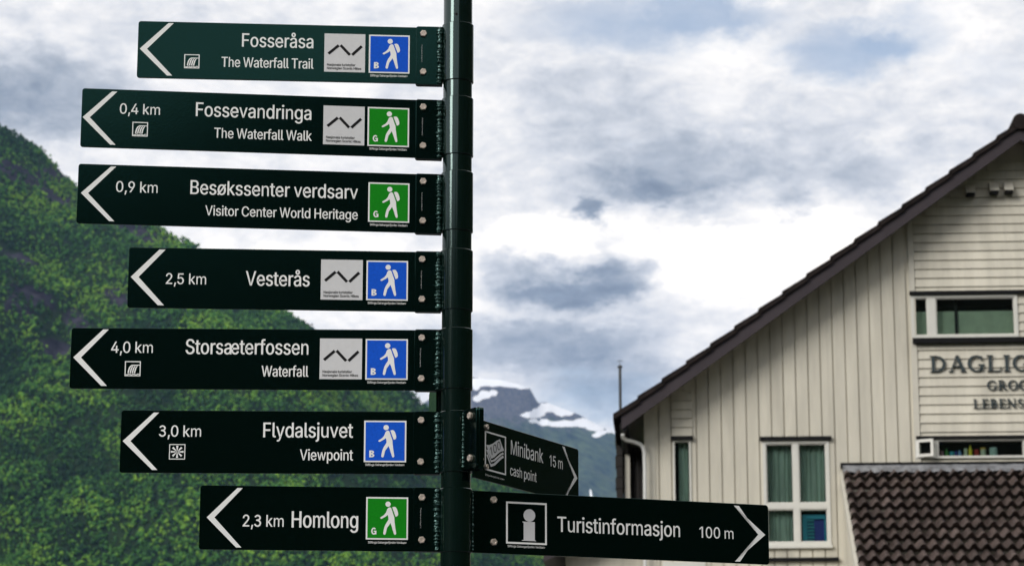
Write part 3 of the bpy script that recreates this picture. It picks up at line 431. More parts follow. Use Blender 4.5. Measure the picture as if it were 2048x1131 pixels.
# ================================================================== SIGNPOST
PY = 5.40
PX = at_dist(913.5, 565, PY).x
AX = (PX, PY)
RP, RS = .0325, .0357
pole = thing('sign_post', (PX, PY, 0), 'tall dark green round steel post that carries all the arrow signs', 'post')
MB().lathe(AX, [(.0005, 0), (RP, 0), (RP, 3.74), (.0005, 3.74)], 64).build('pole', 'pole_paint', pole, 40)
MB().lathe(AX, [(.0005, 3.7405), (RP + .002, 3.7405), (RP + .002, 3.752), (RP - .006, 3.764), (.0005, 3.766)], 48).build('cap', 'pole_paint', pole, 40)
MB().lathe(AX, [(.0005, .004), (.11, .004), (.11, .016), (.0005, .016)], 40).build('base_plate', 'pole_paint', pole, 40)
dot = at_dist(913, 29, PY - .03)
MB().tube([(dot.x, PY - RP + .002, dot.z), (dot.x, PY - RP - .0012, dot.z)], .003, 10).build('rivet', 'sign_black', pole, 40)

def solve_yaw(p, q, O=AX):
    lo, hi = R(-80), R(80); best = None
    for k in range(-700, 760):
        a = R(k / 10); pl = Plane(O, a)
        try: d = abs(sum(pl.at(*p[i])[1] - pl.at(*q[i])[1] for i in range(len(p))))
        except ZeroDivisionError: continue
        if best is None or d < best[0]: best = (d, a)
    return best[1]

def hexbolt(pl, s, z, o, parent, rot=0.2, r=.0080, name='bolt'):
    b = MB(); n = 6
    b.prism(pl, [(s + r * .9 * math.cos(R(15 * k)), z + r * .9 * math.sin(R(15 * k))) for k in range(24)], o - .0005, o + .0014)
    def ring(rr, oo): return [pl.w(s + rr * math.cos(R(60 * k) + rot), z + rr * math.sin(R(60 * k) + rot), oo) for k in range(n)]
    rings = [ring(r, o + .0014), ring(r, o + .0058), ring(r * .86, o + .0072), ring(r * .50, o + .0072), ring(r * .42, o + .0066)]
    k0 = len(b.v)
    for q in rings: b.v += q
    for i in range(4):
        for j in range(n):
            q = (j + 1) % n; b.f.append((k0 + i * n + j, k0 + i * n + q, k0 + (i + 1) * n + q, k0 + (i + 1) * n + j))
    b.f.append(tuple(k0 + 4 * n + j for j in range(n)))
    return b.build(name, 'bolt_steel', parent)

def weld(pl, s, z0, z1, o, parent, seed, r=.0062):
    rs = random.Random(seed); b = MB(); nz_, na = int((z1 - z0) / .0011), 14; k0 = 0; ph = rs.random() * 6
    for i in range(nz_ + 1):
        z = z0 + (z1 - z0) * i / nz_
        lump = .80 + .18 * abs(math.sin(i * .42 + ph + 1.6 * noise.noise(Vector((i * .11, seed, 0))))) + .62 * noise.noise(Vector((i * .21, seed * 3.1, 2)))
        if i in (0, nz_): lump *= .5
        ds = .0011 * noise.noise(Vector((i * .13, seed * 1.7, 7)))
        for j in range(na):
            a = 2 * math.pi * j / na; q = r * lump * (1 + .42 * noise.noise(Vector((i * .35, j * .9, seed))))
            b.v.append(pl.w(s + ds + q * 1.15 * math.cos(a), z, o + q * math.sin(a)))
    for i in range(nz_):
        for j in range(na):
            q = (j + 1) % na; b.f.append((i * na + j, i * na + q, (i + 1) * na + q, (i + 1) * na + j))
    b.f += [tuple(range(na))[::-1], tuple(nz_ * na + j for j in range(na))]
    return b.build('weld_bead', 'weld_paint', parent, 80)

def chevron(pl, pts, parent):                # tip, outer top, inner top, inner vertex, inner bottom, outer bottom in photo pixels
    P = [pl.at(*p) for p in pts]
    zt = (P[1][1] + P[2][1]) / 2; zb = (P[4][1] + P[5][1]) / 2; zm = (zt + zb) / 2
    so, si = (P[1][0] + P[5][0]) / 2, (P[2][0] + P[4][0]) / 2
    Q = [(P[0][0], zm), (so, zt), (si, zt), (P[3][0], zm), (si, zb), (so, zb)]
    MB().poly(pl, Q, .0005).build('arrow_mark', 'sign_white', parent)

def rect_of(pl, x0, x1, y0, y1):             # photo box -> s0, s1, z0, z1 (y measured at its middle)
    xm = (x0 + x1) / 2; ym = (y0 + y1) / 2
    return pl.at(x0, ym)[0], pl.at(x1, ym)[0], pl.at(xm, y1)[1], pl.at(xm, y0)[1]

def line(pl, body, x0, x1, yb, yt, parent, off=.136, name='lettering', o=.0005, m='sign_white'):
    xm = (x0 + x1) / 2; zb = pl.at(xm, yb)[1]; h = pl.at(xm, yt)[1] - zb
    text_on(MB(), pl, body, pl.at(x0, yb)[0], pl.at(x1, yb)[0], zb, h, o, off).build(name, m, parent)

def frame_poly(mb, pl, s0, s1, z0, z1, t, o, tz=None):
    tz = tz or t
    for a, b, c, d in ((s0, s1, z1 - tz, z1), (s0, s1, z0, z0 + tz), (s0, s0 + t, z0 + tz, z1 - tz), (s1 - t, s1, z0 + tz, z1 - tz)):
        mb.poly(pl, [(a, c), (b, c), (b, d), (a, d)], o)
    return mb

HIKER = [(575, 382), (598, 374), (622, 382), (640, 425), (662, 490), (683, 545), (687, 610), (702, 720), (719, 815), (714, 833), (698, 842), (682, 832),
         (660, 770), (634, 690), (612, 640), (585, 682), (553, 722), (542, 770), (529, 822), (518, 836), (502, 838), (487, 826), (485, 808), (494, 755),
         (508, 700), (530, 655), (578, 582), (574, 540), (564, 503), (530, 528), (452, 568), (434, 562), (427, 548), (436, 540), (497, 502), (532, 462), (555, 402)]
PACK = [(643, 374), (668, 366), (692, 367), (712, 378), (730, 408), (745, 450), (752, 490), (745, 517), (728, 530), (706, 536)]
def hk(p): x, y = p; y -= (x - 170) * .022; return ((x - 170) / 762, (y - 192) / 720)
def hiker_plate(pl, box, letter, parent, cap):
    s0, s1, z0, z1 = rect_of(pl, *box); w, h = s1 - s0, z1 - z0
    U = lambda u, v: (s0 + u * w, z1 - v * h)
    o0 = MB().poly(pl, [(s0, z0), (s1, z0), (s1, z1), (s0, z1)], .0005).build('hiker_plate', 'sign_white', parent)
    t = .036
    MB().poly(pl, [U(t, t), U(t, 1 - t), U(1 - t, 1 - t), U(1 - t, t)], .0008).build('coloured_field', 'sign_green' if letter == 'G' else 'sign_blue', o0)
    b = MB().poly(pl, [U(*hk(p)) for p in HIKER], .0011); b.poly(pl, [U(*hk(p)) for p in PACK], .0011)
    b.poly(pl, [U(.521 + .063 * math.cos(R(k * 15)), .166 + .063 * w / h * math.sin(R(k * 15))) for k in range(24)], .0011)
    b.build('hiker_figure', 'sign_white', o0)
    c = MB(); text_on(c, pl, ['bold ' + letter], s0 + .128 * w, s0 + .25 * w, z1 - .885 * h, .165 * h, .0011, 0); c.build('grade_letter', 'sign_white', o0)
    line(pl, 'Stiftinga Geirangerfjorden Verdsarv', cap[0], cap[1], cap[2], cap[2] - 4.3, parent, .13, 'caption')

def logo_plate(pl, box, parent):
    s0, s1, z0, z1 = rect_of(pl, *box); w, h = s1 - s0, z1 - z0
    U = lambda u, v: (s0 + u * w, z1 - v * h)
    o0 = MB().poly(pl, [(s0, z0), (s1, z0), (s1, z1), (s0, z1)], .0005).build('trail_plate', 'sign_grey', parent)
    b = MB()
    for (a, c, d, e) in ((.10, .53, .35, .305), (.395, .30, .625, .55), (.68, .55, .915, .315)):
        L = math.hypot(d - a, e - c); nx, ny = -(e - c) / L * .034, (d - a) / L * .034
        b.poly(pl, [U(a + nx, c + ny), U(d + nx, e + ny), U(d - nx, e - ny), U(a - nx, c - ny)], .0009)
    b.build('zigzag_mark', 'sign_black', o0)
    c = MB(); text_on(c, pl, 'Nasjonale turiststier', s0 + .07 * w, s0 + .765 * w, z1 - .845 * h, .062 * h, .0009, .17)
    text_on(c, pl, 'Norwegian Scenic Hikes', s0 + .07 * w, s0 + .91 * w, z1 - .935 * h, .062 * h, .0009, .17); c.build('small_print', 'sign_black', o0)

def waterfall_icon(pl, box, parent):
    s0, s1, z0, z1 = rect_of(pl, *box); w, h = s1 - s0, z1 - z0
    U = lambda u, v: (s0 + u * w, z1 - v * h); b = MB()
    frame_poly(b, pl, s0, s1, z0, z1, .06 * w, .0005)
    def ribbon(P, W):
        n = len(P); L, Rr = [], []
        for i in range(n):
            dx = P[min(i + 1, n - 1)][0] - P[max(i - 1, 0)][0]; dy = P[min(i + 1, n - 1)][1] - P[max(i - 1, 0)][1]; q = math.hypot(dx, dy)
            L.append(U(P[i][0] - dy / q * W[i] / 2, P[i][1] + dx / q * W[i] / 2)); Rr.append(U(P[i][0] + dy / q * W[i] / 2, P[i][1] - dx / q * W[i] / 2))
        for i in range(n - 1): b.poly(pl, [L[i], L[i + 1], Rr[i + 1], Rr[i]], .0005)
    for k, x in enumerate((.225, .36, .495, .625)):
        top = .96 if k == 0 else x + .22
        P = [(x, .80), (x + .015, .68), (x + .05, .52), (x + .10, .40), (x + .17, .30)] if k else [(x, .80), (x + .015, .66), (x + .06, .48), (x + .13, .35), (x + .24, .27), (.94, .26)]
        ribbon(P, [.085, .085, .085, .07, .03] if k else [.085, .085, .085, .08, .07, .05])
    ribbon([(.08 + .84 * i / 24, .88 + .028 * math.sin(i / 24 * 6 * math.pi)) for i in range(25)], [.05] * 25)
    b.build('waterfall_symbol', 'sign_white', parent)

def view_icon(pl, box, parent):
    s0, s1, z0, z1 = rect_of(pl, *box); w, h = s1 - s0, z1 - z0; b = MB()
    frame_poly(b, pl, s0, s1, z0, z1, .05 * w, .0005); cx, cz = (s0 + s1) / 2, (z0 + z1) / 2
    for k in range(8):
        a = R(45 * k); c, s = math.cos(a), math.sin(a)
        b.poly(pl, [(cx + (u * c - v * s) * w, cz + (u * s + v * c) * h) for u, v in ((.12, -.03), (.40, -.065), (.40, .065), (.12, .03))], .0005)
    for k in range(12):
        a0, a1 = R(30 * k), R(30 * k + 30)
        b.poly(pl, [(cx + r_ * w * math.cos(a), cz + r_ * h * math.sin(a)) for r_, a in ((.06, a0), (.095, a0), (.095, a1), (.06, a1))], .0005)
    b.build('viewpoint_symbol', 'sign_white', parent)

def micro(pl, x, y0, y1, parent, o=.0067):
    s, za = pl.at(x, y0, o); zb = pl.at(x, y1, o)[1]
    text_on(MB(), pl, 'Produsert av Arteprint', s, za - zb, za, .0024, o, .10, True).build('maker_text', 'sign_grey', parent)

SIGN_LABEL = 'long dark green arrow sign reading {} pointing left{}'
def left_sign(d):
    p = d['corner']                          # TL TR BL BR
    yaw = solve_yaw([p[0], p[2]], [p[1], p[3]]); pl = Plane(AX, yaw)
    zt = (pl.at(*p[0])[1] + pl.at(*p[1])[1]) / 2; zb = (pl.at(*p[2])[1] + pl.at(*p[3])[1]) / 2
    s0 = (pl.at(*p[0])[0] + pl.at(*p[2])[0]) / 2
    sb = pl.at(d['bx'], (p[1][1] + p[3][1]) / 2)[0]
    root = thing('direction_sign', (PX, PY, zb), d['label'], 'sign', 'arrow signs on the green post')
    print('SIGN', d['label'], 'yaw %.2f h %.4f L %.3f' % (math.degrees(yaw), zt - zb, -s0))
    slab(pl, s0, sb + .028, zb, zt, -.0045, 0, .006).build('panel', 'green_paint', root, 30)
    bt, bb = pl.at(d['bx'], d['by'][0], .006)[1], pl.at(d['bx'], d['by'][1], .006)[1]
    slab(pl, sb, -RS + .001, bb, bt, .0003, .0065, .005, .0009, '1001').build('bracket', 'green_paint', root, 30)
    slab(pl, sb, -RS + .001, bb, bt, -.0110, -.0048, .005, .0009, '1001').build('bracket', 'green_paint', root, 30)
    for bx, by in d['bolts']:
        s, z = pl.at(bx, by, .0065); hexbolt(pl, s, z, .0065, root, rot=random.uniform(-.25, .25))
    if 'sleeve' in d:
        dd = PY - RS
        def zz(y): q = ray(913.5, y); return 1.6 + q.z / q.y * dd
        a, b = zz(d['sleeve'][1]), zz(d['sleeve'][0]); c = .0012
        MB().lathe(AX, [(RP + .0004, a), (RS - c, a), (RS, a + c), (RS, b - c), (RS - c, b), (RP + .0004, b)], 72).build('sleeve', 'pole_paint', root, 30)
    weld(pl, -RS - .0048, bb + .002, bt - .002, .0062, root, d['seed'])
    chevron(pl, d['chev'], root)
    for t in d['text']: line(pl, *t, root)
    if 'wf' in d: waterfall_icon(pl, d['wf'], root)
    if 'vp' in d: view_icon(pl, d['vp'], root)
    if 'logo' in d: logo_plate(pl, d['logo'], root)
    hiker_plate(pl, d['hike'], d['g'], root, d['cap'])
    if 'micro' in d: micro(pl, *d['micro'], root)
    return root, pl

def lab(name, rest): return SIGN_LABEL.format(name, rest)
LS = [
 dict(seed=1, label=lab('Fosseråsa', ', topmost on the post'), corner=[(276.5, 42), (831, 55), (274, 155.3), (831, 167)], bx=832, by=(52.7, 169), bolts=[(847, 68.2), (846.4, 144.5)], sleeve=(42, 157),
      chev=[(279.4, 98), (337.7, 46.6), (347.6, 46.8), (294, 98.5), (344.4, 151.5), (333.5, 151.4)],
      text=[('Fosseråsa', 483.7, 626.7, 95.3, 68.7), ('The Waterfall Trail', 442.6, 627, 135.8, 116)], wf=(368.3, 399, 109, 137), logo=(648.6, 730.3, 68.2, 144.4), hike=(737.7, 819.2, 70.6, 146.8), g='B', cap=(740.4, 815, 154), micro=(843, 90, 124)),
 dict(seed=2, label=lab('Fossevandringa', ' with 0,4 km'), corner=[(164.5, 177), (830.6, 199), (160.5, 292.4), (830.6, 315.8)], bx=831.2, by=(198.3, 317), bolts=[(846.3, 214.8), (845.8, 292)], sleeve=(190, 305.5),
      chev=[(165.3, 233.6), (224.2, 183.2), (235.6, 183.4), (179.6, 233.8), (230.3, 289.8), (220.2, 289.4)],
      text=[('0,4 km', 239.3, 320, 228.7, 208.2), ('Fossevandringa', 391.3, 622.7, 236.2, 208.8), ('The Waterfall Walk', 428.2, 623.5, 278.8, 258.8)], wf=(264.5, 295.8, 244.2, 272.9), logo=(646.5, 729, 212.4, 289.8), hike=(735.1, 818.2, 215.3, 293.3), g='G', cap=(738.6, 814, 300.4), micro=(844, 236, 271)),
 dict(seed=3, label=lab('Besøkssenter verdsarv', ' with 0,9 km'), corner=[(156.3, 327.3), (830.6, 347.6), (153.5, 445.8), (830, 465)], bx=830.8, by=(346.6, 466), bolts=[(846.3, 363.3), (845.2, 441.9)], sleeve=(338.7, 457.5),
      chev=[(161.8, 385.7), (222, 333.3), (232.6, 332.9), (176, 385.9), (228.4, 442.2), (218.3, 442.2)],
      text=[('0,9 km', 231.7, 315.3, 384.8, 363.3), ('Besøkssenter verdsarv', 380.3, 716, 392.8, 365.2), ('Visitor Center World Heritage', 410, 715.5, 434.8, 415)], hike=(736.4, 818.7, 365.7, 444.5), g='G', cap=(739.6, 815.2, 452), micro=(843, 385, 421)),
 dict(seed=4, label=lab('Vesterås', ' with 2,5 km'), corner=[(257.4, 494), (829, 503.3), (255, 614.6), (829, 622.5)], bx=829.6, by=(501.8, 622.8), bolts=[(844.3, 518.9), (843.7, 598.4)], sleeve=(495, 616),
      chev=[(261.5, 553.5), (319.4, 498.8), (331.4, 498.8), (277, 554), (327.7, 610), (315.3, 610)],
      text=[('2,5 km', 331.4, 412.3, 568, 546.6), ('Vesterås', 491, 619.3, 571.5, 542.5)], logo=(641.7, 725.3, 519.2, 599.2), hike=(732.7, 815.8, 521.1, 600.6), g='B', cap=(735.4, 812.2, 608), micro=(842, 541, 577)),
 dict(seed=5, label=lab('Storsæterfossen', ' with 4,0 km'), corner=[(142.2, 654.8), (828.6, 659.5), (139.6, 776), (828.6, 780)], bx=828.6, by=(658, 781), bolts=[(843.7, 675.7), (842.6, 756.9)], sleeve=(652.7, 774.7),
      chev=[(146.6, 713.4), (205.5, 658.3), (217, 658.3), (162, 713.4), (214.5, 771), (203.5, 771)],
      text=[('4,0 km', 222, 305.7, 705, 682.8), ('Storsæterfossen', 371, 617, 708, 678.5), ('Waterfall', 522.8, 616.7, 752.4, 731)], wf=(249.6, 281.3, 721.7, 751.6), logo=(639.5, 724, 676.5, 757.7), hike=(731, 815.5, 677.4, 758.8), g='B', cap=(734.6, 812.2, 766.2), micro=(840, 696, 733)),
 dict(seed=6, label=lab('Flydalsjuvet', ' with 3,0 km'), corner=[(242, 819), (827.4, 822.8), (239.5, 944.4), (827, 946.7)], bx=826.8, by=(822.2, 947.4), bolts=[(842.3, 839.9), (841.4, 923)], sleeve=(818.8, 941),
      chev=[(245.4, 881.4), (306.8, 824.3), (317.3, 824.3), (260.8, 881.6), (315.6, 938.8), (305.1, 938.8)],
      text=[('3,0 km', 317.6, 402.2, 872.3, 850), ('Flydalsjuvet', 526.2, 706, 874, 844.7), ('Viewpoint', 599.4, 706, 919.6, 897.8)], vp=(338.3, 370.4, 887.3, 917.8), hike=(728, 812.5, 840.5, 923.4), g='B', cap=(730.6, 809, 930.6)),
 dict(seed=7, label=lab('Homlong', ' with 2,3 km'), corner=[(399.8, 968.7), (826, 975), (398.6, 1098), (826, 1101)], bx=826.5, by=(974, 1101.6), bolts=[(843.9, 994.2), (843.3, 1078.9)], sleeve=(973, 1101),
      chev=[(413.4, 1033), (474.7, 974.9), (484.9, 974.9), (428.8, 1033.2), (483.3, 1093.7), (472.4, 1093.7)],
      text=[('2,3 km', 485.2, 567.4, 1052, 1028.6), ('Homlong', 583, 716.3, 1054.2, 1022)], hike=(732, 816, 993.2, 1078), g='G', cap=(735.9, 812.8, 1085.8), micro=(840.5, 1015, 1055)),
]
roots = [left_sign(d) for d in LS]
# maker's print on the sleeve of the sixth sign
_pl = Plane((PX, PY), 0.0); micro(_pl, 896.5, 856, 896, roots[5][0], math.sqrt(RS ** 2 - .0188 ** 2) + .0012)

# --- tourist information sign, pointing right
def right_sign():
    p = [(956, 980.4), (1536.7, 1008.8), (956, 1104), (1538.5, 1128.3)]
    yaw = solve_yaw([p[0], p[2]], [p[1], p[3]]); pl = Plane(AX, yaw)
    zt = (pl.at(*p[0])[1] + pl.at(*p[1])[1]) / 2; zb = (pl.at(*p[2])[1] + pl.at(*p[3])[1]) / 2
    s1 = (pl.at(*p[1])[0] + pl.at(*p[3])[0]) / 2
    root = thing('direction_sign', (PX, PY, zb), 'dark green arrow sign reading Turistinformasjon 100 m, pointing right', 'sign', 'arrow signs on the green post')
    print('TURIST yaw %.2f h %.4f L %.3f' % (math.degrees(yaw), zt - zb, s1))
    slab(pl, RS + .0045, s1, zb, zt, -.0045, 0, .007, corners='0110').build('panel', 'green_paint', root, 30)
    slab(pl, RS - .001, RS + .075, zb + .001, zt - .001, -.0110, -.0048, .005, .0009, '0110').build('bracket', 'green_paint', root, 30)
    for x, y in ((986.6, 999), (986.6, 1083.2)):
        s, z = pl.at(x, y); hexbolt(pl, s, z, 0, root, rot=.15)
    weld(pl, RS + .003, zb + .003, zt - .004, .0005, root, 21, .0030)
    chevron(pl, [(1530.4, 1068.7), (1468.3, 1010.2), (1478.4, 1010.6), (1516.2, 1068.4), (1479.2, 1121.8), (1469, 1121.6)], root)
    line(pl, 'Turistinformasjon', 1114.7, 1360.3, 1067.5, 1037.5, root); line(pl, '100 m', 1399, 1467, 1075.4, 1053.4, root)
    line(pl, 'Stiftinga Geirangerfjorden Verdsarv', 1015, 1089.7, 1094.3, 1090, root, .13, 'caption')
    a0, a1, z0, z1 = rect_of(pl, 1012, 1093.4, 1003.5, 1087.3); w, h = a1 - a0, z1 - z0
    fr = frame_poly(MB(), pl, a0, a1, z0, z1, .042 * w, .0005).build('information_symbol', 'sign_white', root)
    U = lambda u, v: (a0 + u * w, z1 - v * h); b = MB()
    b.poly(pl, [U(.572 + .145 * math.cos(R(12 * k)), .31 + .145 * w / h * math.sin(R(12 * k))) for k in range(30)], .0005)
    b.poly(pl, [U(.40, .475), U(.405, .462), U(.705, .462), U(.705, .895), U(.735, .905), U(.735, .918), U(.385, .918), U(.385, .905), U(.43, .895), U(.43, .49)], .0005)
    b.build('letter_i', 'sign_grey', fr)
    return root
right_sign()

# --- cash point sign, pointing away to the right, on a bent bracket of the sixth sleeve
def cash_sign():
    zt6 = roots[5][1]; fl = Plane(AX, R(-58))
    sA = RS - .002; sB = fl.at(955, 870)[0]
    ft, fb = fl.at(953, 813.5)[1], fl.at(953, 934)[1]
    O = fl.w(sB * .72, 0, -.004); O = (O.x, O.y)
    yaw = solve_yaw([(1002.4, 850), (970, 959.8)], [(1150, 895.7), (1062, 983)], O); pl = Plane(O, yaw)
    zt = (pl.at(1002.4, 850)[1] + pl.at(1150, 895.7)[1]) / 2; zb = (pl.at(970, 959.8)[1] + pl.at(1062, 983)[1]) / 2
    s1 = pl.at(1157.2, 940)[0]
    print('CASH yaw %.2f h %.4f L %.3f' % (math.degrees(yaw), zt - zb, s1))
    root = thing('direction_sign', (PX, PY, zb), 'short dark green arrow sign reading Minibank cash point, turned away to the right', 'sign', 'arrow signs on the green post')
    slab(fl, sA, sB, fb, ft, -.003, .003, .007, .0009, '0110').build('bracket', 'green_paint', root, 30)
    slab(fl, sA + .012, sB + .001, fb - .004, ft + .001, -.0150, -.0034, .006, .0009, '0110').build('bracket', 'green_paint', root, 30)
    weld(fl, sA + .002, fb + .004, ft - .004, .003, root, 33, .0032)
    for y in (831, 915.6):
        s, z = fl.at(942.5, y, .003); hexbolt(fl, s, z, .003, root, rot=.3)
        MB().tube([fl.w(s, z, -.015), fl.w(s, z, -.021)], .0070, 6).build('nut', 'bolt_steel', root)
        MB().tube([fl.w(s, z, -.021), fl.w(s, z, -.027)], .0036, 10).build('bolt_end', 'bolt_steel', root, 40)
    slab(pl, .004, s1, zb, zt, -.0045, 0, .007, corners='0110').build('panel', 'green_paint', root, 30)
    for x, y in ((970.5, 853.5), (970, 932.6)):
        s, z = pl.at(x, y); hexbolt(pl, s, z, 0, root, rot=.1, r=.0065, name='nut')
    chevron(pl, [(1154.6, 950.1), (1125.8, 892.2), (1130.8, 893.5), (1148.0, 950.1), (1127.4, 1003), (1122.4, 1002)], root)
    line(pl, 'Minibank', 1021.3, 1085.7, 916.5, 888.5, root, .136); line(pl, 'cash point', 1020, 1072.7, 956.2, 936, root, .136)
    line(pl, '15 m', 1099, 1125.1, 934.3, 912.5, root, .136)
    line(pl, 'Stiftinga Geirangerfjorden Verdsarv', 970, 1008.4, 954.6, 951, root, .13, 'caption')
    q = lambda x, y: pl.at(960 + x / 7.54, 850 + y / 7.54)
    a0, a1 = q(70, 370)[0], q(390, 460)[0]; z1 = (q(70, 75)[1] + q(390, 170)[1]) / 2; z0 = (q(70, 665)[1] + q(390, 755)[1]) / 2
    fr = frame_poly(MB(), pl, a0, a1, z0, z1, .055 * (a1 - a0), .0005, .042 * (z1 - z0)).build('cash_symbol', 'sign_white', root)
    b = MB()
    b.poly(pl, [q(*p) for p in [(90, 292), (140, 294), (195, 270), (245, 232), (298, 206), (330, 300), (362, 380), (310, 395), (262, 430), (215, 478), (168, 502), (130, 400)]], .0005)
    b.poly(pl, [q(*p) for p in [(92, 368), (118, 362), (166, 524), (205, 514), (250, 472), (300, 428), (345, 404), (358, 434), (320, 448), (270, 490), (225, 535), (165, 556)]], .0005)
    b.poly(pl, [q(*p) for p in [(92, 440), (112, 436), (160, 580), (205, 572), (250, 526), (300, 478), (345, 450), (358, 486), (325, 502), (280, 545), (225, 600), (160, 624)]], .0005)
    b.build('banknotes', 'sign_grey', fr)
    c = MB(); P0 = q(158, 462); P1 = q(312, 352); PT = q(140, 338)
    text_on(c, pl, '100', 0, 1, 0, 1, .0009, 0, warp=lambda u, v, o_: pl.w(P0[0] + (P1[0] - P0[0]) * u + (PT[0] - P0[0]) * v, P0[1] + (P1[1] - P0[1]) * u + (PT[1] - P0[1]) * v, o_))
    c.build('number', 'sign_black', fr)
    return root
cash_sign()

# --- back of a sign that points away behind the post
def back_sign():
    O = Plane(AX, 0).w(-.042, 0, -.035)
    pl = Plane((O.x, O.y), R(94.0))
    zt = at_dist(872, 745, PY + .2).z; zb = zt - .124
    root = thing('direction_sign', (O.x, O.y, zb), 'scratched green sign panel seen edge-on behind the post, above the Flydalsjuvet sign', 'sign', 'arrow signs on the green post')
    slab(pl, .02, .46, zb, zt, -.0022, .0022, .006).build('panel', 'green_paint', root, 30)
    slab(pl, -.012, .085, zb + .002, zt - .002, .0026, .0088, .005).build('bracket', 'green_paint', root, 30)
    for dz in (.025, .095): hexbolt(pl, .055, zb + dz, .0088, root)
back_sign()

# ================================================================== SHOP BUILDING
HY = 30.0
_h = at_dist(1640, 700, HY)
HP = Plane((_h.x, _h.y), R(-3.6))
def hs(x, y, o=0): return HP.at(x, y, o)
OV = .45                                   # roof overhang in front of the wall
eaveS, eaveZ = hs(1243, 858, OV)           # lower edge of the barge board at the eave
rS, rZ = hs(2042, 279.6, OV)               # ... at the ridge
SL = (rZ - eaveZ) / (rS - eaveS); COSL = 1 / math.sqrt(1 + SL * SL)
print('ROOF slope', math.degrees(math.atan(SL)), 'half', rS - eaveS, 'eave', eaveZ, 'ridge', rZ, hs(1640, 590, OV)[1] - (eaveZ + SL * (hs(1640, 590, OV)[0] - eaveS)))
BG = hs(1640, 562, OV)[1] - hs(1640, 590, OV)[1]     # barge board, vertical height
def under(s): return (eaveZ + SL * (s - eaveS)) if s <= rS else (eaveZ + SL * (2 * rS - s - eaveS))   # underside line of the barge
def roofline(s): return under(s) + BG * .62
sCorner = hs(1294, 940)[0]; sClad = hs(1817, 560)[0]
mir = lambda s: 2 * rS - s
house = thing('shop_building', HP.w(sCorner, 0, 0), 'cream timber shop building with a steep gable and dark tiled roof', 'building')
# openings (s0, s1, z0, z1)
def hole(x0, x1, y0, y1):
    xm = (x0 + x1) / 2; ym = (y0 + y1) / 2
    return (hs(x0, ym)[0], hs(x1, ym)[0], hs(xm, y1)[1], hs(xm, y0)[1])
H_up = hole(1822, 2035, 590, 676); H_low = hole(1830, 2050, 877, 916); H_tall = hole(1527, 1660, 881, 1090); H_slit = hole(1347, 1383, 880, 1100)
H_up2 = (mir(H_up[1]) + .03, mir(H_up[0]), H_up[2], H_up[3])
HOLES = [H_up, H_low, H_tall, H_slit]
def cut(s0, s1, z0, z1):
    """z intervals of the strip s0..s1 left free by the openings"""
    iv = [(z0, z1)]
    for a, b, c, d in HOLES:
        if min(b, s1) - max(a, s0) > .004:
            iv = [q for lo, hi in iv for q in ((lo, min(hi, c)), (max(lo, d), hi)) if q[1] - q[0] > .01]
    return iv
def strips(mb, s0, s1, o0, o1, zlo, ztop=None, inset=0):
    ss = sorted({s0, s1, rS, *[v for h in HOLES for v in h[:2]]}); ss = [s for s in ss if s0 <= s <= s1]
    for a, b in zip(ss[:-1], ss[1:]):
        if b - a < .003: continue
        ta, tb = (roofline(a), roofline(b)) if ztop is None else (ztop, ztop)
        for lo, hi in cut(a, b, zlo, max(ta, tb) + 1):
            if hi > max(ta, tb): mb.pbox(HP, a, b, lo, ta, o0, o1, tb)
            else: mb.pbox(HP, a, b, lo, hi, o0, o1)
wall = MB(); strips(wall, sCorner, mir(sCorner), -.16, 0, 0); wall = wall.build('wall', 'cream_boards', house)
# vertical boards
vb = MB(); bw = (hs(1590, 700)[0] - hs(1565, 700)[0]) ; s = sCorner + .004; k = 0
while s < mir(sCorner) - .05:
    e = s + bw - .015
    if e < sClad or s > mir(sClad):
        hi = .022 + .002 * ((k * 7) % 3)
        strips(vb, s, min(e, mir(sCorner)), .001, hi, .02)
    elif s < sClad: s = sClad; e = s; s = mir(sClad) - bw
    s += bw; k += 1
vb.build('vertical_boards', 'cream_boards', house)
# horizontal boards between the corner boards
hb = MB(); ph = hs(1950, 500)[1] - hs(1950, 517.8)[1]; zc = .02
zlow = hs(1900, 937)[1]
zc = zlow
cl0, cl1 = sClad + .075, mir(sClad) - .075
while zc < rZ - .2:
    a, b = cl0, cl1; z1 = zc + ph
    if z1 > roofline(a): a = rS - (roofline(rS) - z1) / SL; b = mir(a)
    if b - a < .2: break
    segs = [(a, b)]
    for h in HOLES:
        if h[2] < z1 - .03 and h[3] > zc + .03: segs = [q for lo, hi in segs for q in ((lo, min(hi, h[0])), (max(lo, h[1]), hi)) if q[1] - q[0] > .02]
    for lo, hi in segs:
        hb.hexa([HP.w(lo, zc, .030), HP.w(hi, zc, .030), HP.w(hi, zc, .001), HP.w(lo, zc, .001), HP.w(lo, z1 - .004, .012), HP.w(hi, z1 - .004, .012), HP.w(hi, z1 - .004, .001), HP.w(lo, z1 - .004, .001)])
    zc += ph
hb.build('horizontal_boards', 'cream_boards', house)
for a, b in ((sClad, sClad + .07), (mir(sClad) - .07, mir(sClad))): MB().pbox(HP, a, b, zlow, roofline(a), .001, .036, roofline(b)).build('cover_board', 'cream_trim', house)
MB().pbox(HP, sCorner - .03, sCorner + .10, .0, roofline(sCorner) - .01, -.12, .030).build('corner_board', 'cream_trim', house)
